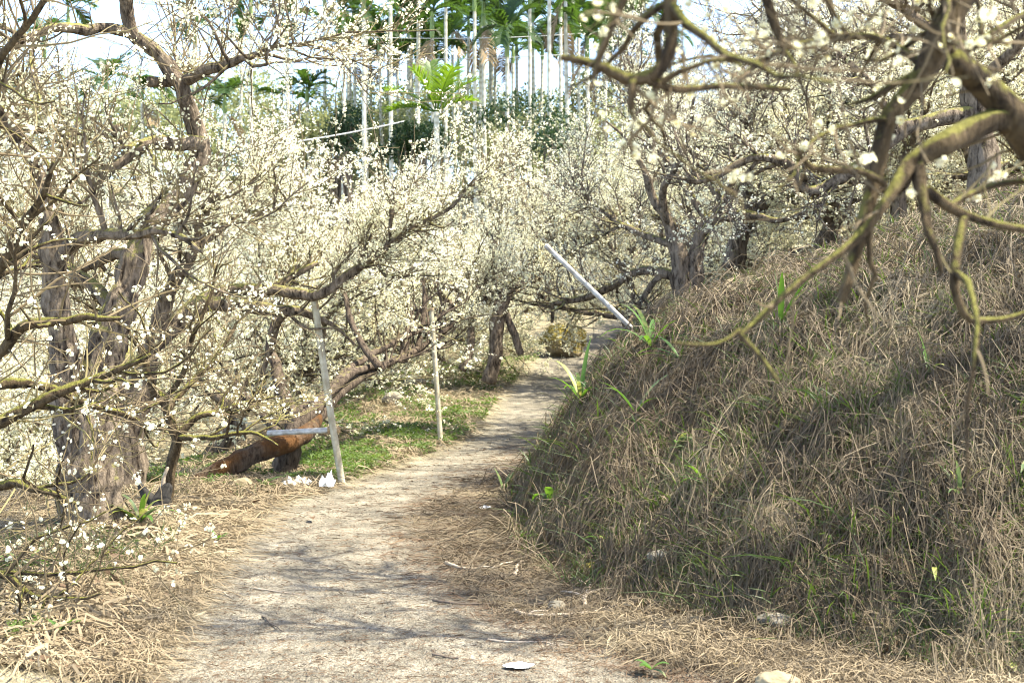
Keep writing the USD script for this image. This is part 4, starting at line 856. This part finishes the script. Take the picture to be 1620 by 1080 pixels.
leafy('tall leaf blades on the bank under the lowest mossy twig', 1235, 520, 4, 0.34, 0.022, (0.8, 1.5), 0.2)

# ------------------------------------------------------------------ poles and pipes
def ground_at(px, py, d0=5.2, d1=36):
    ds = np.linspace(d0, d1, 4000); q = np.stack([(px - 810) / FPX * ds, ds, EYE_H + (540 - py) / FPX * ds], 1)
    hit = np.nonzero(q[:, 2] <= H(q[:, 0], q[:, 1]))[0]
    return q[hit[0]] if len(hit) else q[-1]
def pipe(a, b, rad, n=24, wall=0.004, bow=0.0):
    a, b = np.asarray(a, float), np.asarray(b, float); t = np.linspace(0, 1, n)[:, None]
    p = a * (1 - t) + b * t; p[:, 0] += bow * np.sin(np.pi * t[:, 0]); 
    out = tube(np.c_[p, np.full(n, rad)], 14, 0, 0, cap=False)
    u = (b - a) / np.linalg.norm(b - a); inner = tube(np.c_[np.array([b, b - u * 0.12]), [rad - wall] * 2], 14, 0, 0, cap=True)
    v0 = len(out[0]); ring = np.arange(14); top = v0 - 14
    rim = [(top + k, top + (k + 1) % 14, v0 + (k + 1) % 14) for k in ring] + [(top + k, v0 + (k + 1) % 14, v0 + k) for k in ring]
    v = np.vstack([out[0], inner[0]]); f = np.vstack([out[1], inner[1] + v0, rim]); return v, f
g = ground_at(546, 770)
t = thing('leaning_pole', 'tall weathered beige pole leaning left beside the path, nearer of the two', 'pole', g)
topp = at(497, 472, g[1] - 0.1) - g
part('pipe', pipe((0, 0, -0.15), topp, 0.036, bow=-0.01), m_pole, t, smooth=40)
part('cap', pipe(topp * 0.985, topp * 1.004, 0.0395, 6), m_pole_rust, t, smooth=40)
part('footing', tube(np.array([(0, 0, -0.1, .09), (0, 0, .015, .08), (0, 0, .03, .04)]), 10, 0.25, 3), m_rock, t, smooth=40)
q1 = at(530, 680, g[1] - 0.06); 
t = thing('cross_pipe', 'short level grey pipe behind the orange trunk, ending at the nearer pole', 'pipe', q1)
q0 = at(424, 685, g[1] + 0.25) - q1
part('pipe', pipe((0.0, 0.055, 0), q0, 0.030), m_pipe, t, smooth=40)
part('collar', pipe((0.0, 0.05, 0), (-.08, 0.06, 0), 0.036, 6), m_pole_rust, t, smooth=40)
g = ground_at(699, 706)
t = thing('leaning_pole', 'thinner pale pole beside the path, farther of the two', 'pole', g)
topp = at(682, 488, g[1] - 0.05) - g
part('pipe', pipe((0, 0, -0.15), topp, 0.036), m_pole, t, smooth=40)
part('cap', pipe(topp * 0.985, topp * 1.004, 0.0395, 6), m_pole_rust, t, smooth=40)
part('footing', tube(np.array([(0, 0, -0.1, .08), (0, 0, .015, .07), (0, 0, .03, .04)]), 10, 0.25, 5), m_rock, t, smooth=40)
g = at(1016, 520, 15.2); g[2] = min(g[2], float(H(g[0], g[1])) + 0.05)
t = thing('slanting_pipe', 'white metal pipe slanting up left from the crest of the bank', 'pipe', g)
topp = at(863, 388, 15.0) - g
part('pipe', pipe(-topp * 0.08, topp, 0.030), m_pipe, t, smooth=40)
part('collar', pipe(topp * 0.30, topp * 0.34, 0.033, 6), m_pipe, t, smooth=40)

# ------------------------------------------------------------------ wires through the palms
def wire(label, a, b, sag, rad):
    a, b = np.array(a), np.array(b); tt = np.linspace(0, 1, 40)[:, None]; p = a * (1 - tt) + b * tt; p[:, 2] -= sag * 4 * (tt * (1 - tt))[:, 0]
    say(part('wire', tube(np.c_[p - a, np.full(40, rad)], 6, 0), m_wire, smooth=True), label, 'wire')
    UsdGeom.Xformable(stage.GetPrimAtPath('/World/wire' if USED['/World/wire'] == 0 else f"/World/wire_{USED['/World/wire']:03d}")).AddTranslateOp().Set(Gf.Vec3d(*map(float, a)))
wire('thin pale pipe strung low between the palm trunks left of the young palm', at(440, 228, 39.6), at(640, 192, 39.6), 0.05, 0.022)
wire('upper wire strung level between the palm trunks', at(560, 58, 45.5), at(960, 50, 45.5), 0.15, 0.012)
wire('lower wire strung level between the palm trunks', at(560, 92, 46.5), at(900, 86, 46.5), 0.1, 0.012)

# ------------------------------------------------------------------ rocks, stump, sticks, litter
def rock(label, px, py, w, h, mat, seed, name='rock', d=None, dep=0.8, up=0.0):
    g = ground_at(px, py) if d is None else np.array([(px - 810) / FPX * d, d, float(H((px - 810) / FPX * d, d))])
    m = trimesh.creation.icosphere(4); v = np.array(m.vertices)
    v = v * (1 + 0.5 * (meshkit.fbm(v * 1.6 + seed * 3.1, 4, seed) - 0.5))[:, None]
    for n_ in nrm(np.random.default_rng(seed).normal(size=(7, 3))):              # a few flat faces
        k = v @ n_; v = v - np.maximum(k - 0.78, 0)[:, None] * n_ * 0.85
    v = v * np.array([w / 2, w / 2 * dep, h / 2])
    t = thing(name, label, 'rock', g + [0, 0, h * 0.22 + up])
    part('stone', (v, m.faces), mat, t, smooth=True)
    return t, v, np.array(m.faces), g
t, v, f, g = rock('boulder with orange-brown moss at the far end of the path', 893, 552, 1.15, 0.9, m_moss_rock, 3, d=31.0, up=0.1)
rg = np.random.default_rng(4); n = 1400; k = rg.integers(0, len(v), n); k = k[v[k, 2] > -0.05]
nn = nrm(v[k] / np.array([.575, .575, .45])); dd = nrm(nn + rg.normal(size=(len(k), 3)) * 0.5 + [0, 0, -0.3])
m_mossy = island_mat('moss_tuft', [(0.0, (0.12, 0.10, 0.02)), (0.5, (0.22, 0.17, 0.04)), (1.0, (0.30, 0.27, 0.08))], translucent=0.2)
part('moss', ribbons(np.stack([v[k], v[k] + dd * 0.06 + nn * 0.02, v[k] + dd * 0.10 + [0, 0, -0.03]], 1), np.tile([0.01, 0.008, 0.002], (len(k), 1)), nrm(np.cross(dd, rg.normal(size=(len(k), 3))))), m_mossy, t, kind='stuff')
rock('grey stone half buried in the verge left of the farther pole', 622, 640, 0.42, 0.34, m_rock, 7)
rock('dark flat stone beside the grey one, under the leaning tree', 655, 610, 0.5, 0.3, m_rock, 8)
rock('pale yellow stone in the straw at the bottom of the picture', 1232, 1090, 0.20, 0.11, m_rock_pale, 11)
rock('pale sandy stone between the orange trunk and the leafy weed', 385, 778, 0.26, 0.20, m_rock_pale, 13)
rock('small grey stone at the foot of the bank near the white stick', 880, 962, 0.10, 0.07, m_rock, 14)
rock('round mossy stone on the bank foot beside the bleached root', 935, 905, 0.13, 0.10, m_moss_rock, 15)
rock('flat brown stone low in the bank', 1045, 885, 0.17, 0.09, m_rock, 16)
rock('half-buried grey stone in the bank foot, lower right', 1230, 985, 0.22, 0.08, m_rock, 17)
rock('small dark stone beside the verge near the path edge', 632, 700, 0.22, 0.2, m_rock, 18)
g = ground_at(252, 808)
t = thing('charred_stump', 'burnt black stump beside the strap-leaved clump', 'stump', g)
part('wood', tube(spline([(0, 0, -0.1, .10), (0.02, 0, 0.06, .085), (0.05, 0.02, 0.16, .07), (0.075, 0.02, 0.22, .035)], 14), 14, 0.45, 31), m_char, t, smooth=True)
part('branch_stub', tube(spline([(-0.03, 0, 0.05, .05), (-0.12, 0.02, 0.15, .04), (-0.17, 0.02, 0.22, .02)], 8), 10, 0.4, 32), m_char, t, smooth=True)
part('branch_stub', tube(spline([(0.03, 0.02, 0.1, .035), (0.02, 0.05, 0.24, .02), (0.06, 0.05, 0.36, .012)], 8), 8, 0.3, 33), m_stick, t, smooth=True, label='bare brown branch stub')

def stick(label, pix, rad, mat, side=None, name='stick', lift=0.006):
    g = np.array([ground_at(*q) for q in pix]); o = g[0].copy(); rg = np.random.default_rng(int(pix[0][0]))
    pr = spline(np.c_[g - o + [0, 0, lift + rad], np.linspace(rad, rad * 0.45, len(g))], 18)
    pr[:, :3] += (np.stack([meshkit.fbm(pr[:, :3] * 9 + q * 5 + o, 2, q) for q in range(3)], 1) - 0.5) * 0.03
    t = thing(name, label, 'stick', o)
    part('stem', tube(pr, 8, 0.2, int(pix[0][1])), mat, t, smooth=True)
    for s in side or []:
        k = int(s[0] * 17); a = pr[k, :3]; u = nrm(pr[min(k + 1, 17), :3] - a); v_ = nrm(np.cross(u, [0, 0, 1])); b = a + (u * 0.7 + v_ * s[1] + [0, 0, s[3] if len(s) > 3 else 0.12]) * s[2]
        part('side_twig', tube(spline([(*a, rad * .6), (*((a + b) / 2 + [0, 0, .01]), rad * .45), (*b, rad * .25)], 7), 6, 0.2, 3), mat, t, smooth=True)
stick('pale stick lying across the right of the path, uppermost', [(705, 895), (745, 903), (810, 893)], 0.012, m_stick, [(0.5, 0.6, 0.15)])
stick('long dark twig lying flat on the path below the pale stick', [(685, 952), (745, 957), (830, 962), (880, 955)], 0.008, m_stick_dark)
stick('bleached stick at the foot of the bank, pointing right', [(812, 968), (865, 978), (930, 972), (972, 962)], 0.012, m_stick, [(0.2, -0.7, 0.12)])
stick('thin brown cane on the path near the bottom', [(770, 1013), (830, 1017), (900, 1022)], 0.006, m_stick)
stick('short dark twig on the path at lower centre', [(683, 1037), (700, 1040), (724, 1043)], 0.007, m_stick_dark)
stick('slanting grey branch lodged in the bank foot', [(815, 915), (855, 880), (890, 865), (925, 838)], 0.012, m_stick, [(0.4, 0.8, 0.2)])
stick('forked bleached root standing on the bank foot', [(925, 960), (938, 925), (950, 890)], 0.014, m_stick, [(0.3, 0.9, 0.18), (0.6, -0.9, 0.16), (0.2, -1.0, 0.14)], 'dead_root')
stick('dead cane lying in the straw left of the path', [(230, 925), (300, 928), (365, 945)], 0.007, m_stick)
stick('pale stick lying in the litter, left of the path middle', [(400, 933), (440, 937), (476, 941)], 0.006, m_stick)
stick('bundle-like thick dry stalk in the straw at lower left', [(48, 985), (85, 965), (125, 945)], 0.016, m_stick)
stick('thick dry stalk crossing the straw below the mossy arc', [(95, 970), (120, 955), (150, 940)], 0.014, m_stick)
stick('curved dark twig in the shadow at lower left', [(150, 1030), (180, 1028), (205, 1028)], 0.009, m_stick_dark)
stick('thin black twig on the sunlit path at lower left', [(415, 975), (430, 990), (450, 1003)], 0.005, m_stick_dark)
stick('dark branch lying across the path edge at the far bank corner', [(945, 572), (965, 565), (985, 553)], 0.03, m_stick_dark)
stick('dead grey branch on the verge between the poles', [(585, 680), (610, 655), (640, 635)], 0.012, m_stick)
stick('brown twig at the verge edge, left of the far path', [(765, 628), (780, 631), (795, 633)], 0.02, m_stick_dark)
stick('long dry stem leaning across the right of the bank', [(1380, 640), (1420, 590), (1465, 535)], 0.007, m_stick)
stick('pale dry stem at the bottom right of the bank', [(1180, 1010), (1250, 990), (1320, 1000)], 0.006, m_stick)

def sheet(label, px, py, w, l, h, seed, name, catg, mat=m_plastic):
    g = ground_at(px, py); n = 22
    u, v_ = np.meshgrid(np.linspace(-1, 1, n), np.linspace(-1, 1, n), indexing='ij')
    a, b = u * np.sqrt(1 - v_ ** 2 / 2) * (w / 2), v_ * np.sqrt(1 - u ** 2 / 2) * (l / 2)
    q = np.stack([u * 2.2 + seed, v_ * 2.2, 0 * u + seed], -1); fold = meshkit.fbm(q, 4, seed)
    edge = 1 - np.clip(np.hypot(u, v_), 0, 1) ** 3
    z = H(g[0] + a, g[1] + b) + 0.012 + 0.18 * h + h * np.abs(fold - 0.45) * 2.2 * (0.35 + 0.65 * edge)
    V1 = np.stack([g[0] + a + (fold - .5) * 0.05, g[1] + b, z], -1).reshape(-1, 3); V0 = V1 - [0, 0, 0.002]
    i = (np.arange(n - 1)[:, None] * n + np.arange(n - 1)[None]).ravel(); qd = np.stack([i, i + n, i + n + 1, i + 1], 1)
    tri = np.vstack([qd[:, [0, 1, 2]], qd[:, [0, 2, 3]]])
    o = g.copy()
    p_ = part(name, (np.vstack([V1, V0]) - o, np.vstack([tri, tri[:, ::-1] + n * n])), mat, smooth=True)
    UsdGeom.Xformable(p_).AddTranslateOp().Set(Gf.Vec3d(*map(float, o))); say(p_, label, catg)
sheet('crumpled white plastic bag at the foot of the dark trunk by the nearer pole', 470, 772, 0.30, 0.26, 0.16, 3, 'plastic_bag', 'bag')
sheet('small clear plastic bag standing at the path edge left of the nearer pole', 517, 778, 0.17, 0.15, 0.26, 5, 'plastic_bag', 'bag')
sheet('flattened white plastic scrap on the path at the bottom', 820, 1057, 0.12, 0.11, 0.012, 7, 'plastic_scrap', 'litter')
sheet('little white scrap at the corner of the bank foot', 768, 806, 0.10, 0.1, 0.04, 9, 'plastic_scrap', 'litter')

def fallen(label, px, py, s, mat, seed):
    g = ground_at(px, py); rg = np.random.default_rng(seed); v, f = blade(rg, s, s * 0.28, rg.uniform(0, 6.28), 0.25, 0.25)
    t = part('fallen_leaf', (v, f), mat, smooth=True); UsdGeom.Xformable(t).AddTranslateOp().Set(Gf.Vec3d(*map(float, g + [0, 0, 0.03]))); say(t, label, 'leaf')
fallen('yellow leaf on the straw just above the pale yellow stone', 1212, 1022, 0.07, m_yellow, 1)
fallen('yellow leaf near the right edge at the bank foot', 1588, 1014, 0.07, m_yellow, 2)
fallen('greyish green leaf lying on the shaded bank', 1268, 948, 0.10, m_herb, 3)
fallen('pale slim leaf caught high on the right of the bank', 1560, 782, 0.11, m_straw_pale, 4)
fallen('brown leaf alone on the sunlit path left of centre', 492, 823, 0.10, m_litter, 5)
fallen('yellow leaf at the bottom, left of the pale yellow stone', 1172, 1060, 0.05, m_yellow, 6)
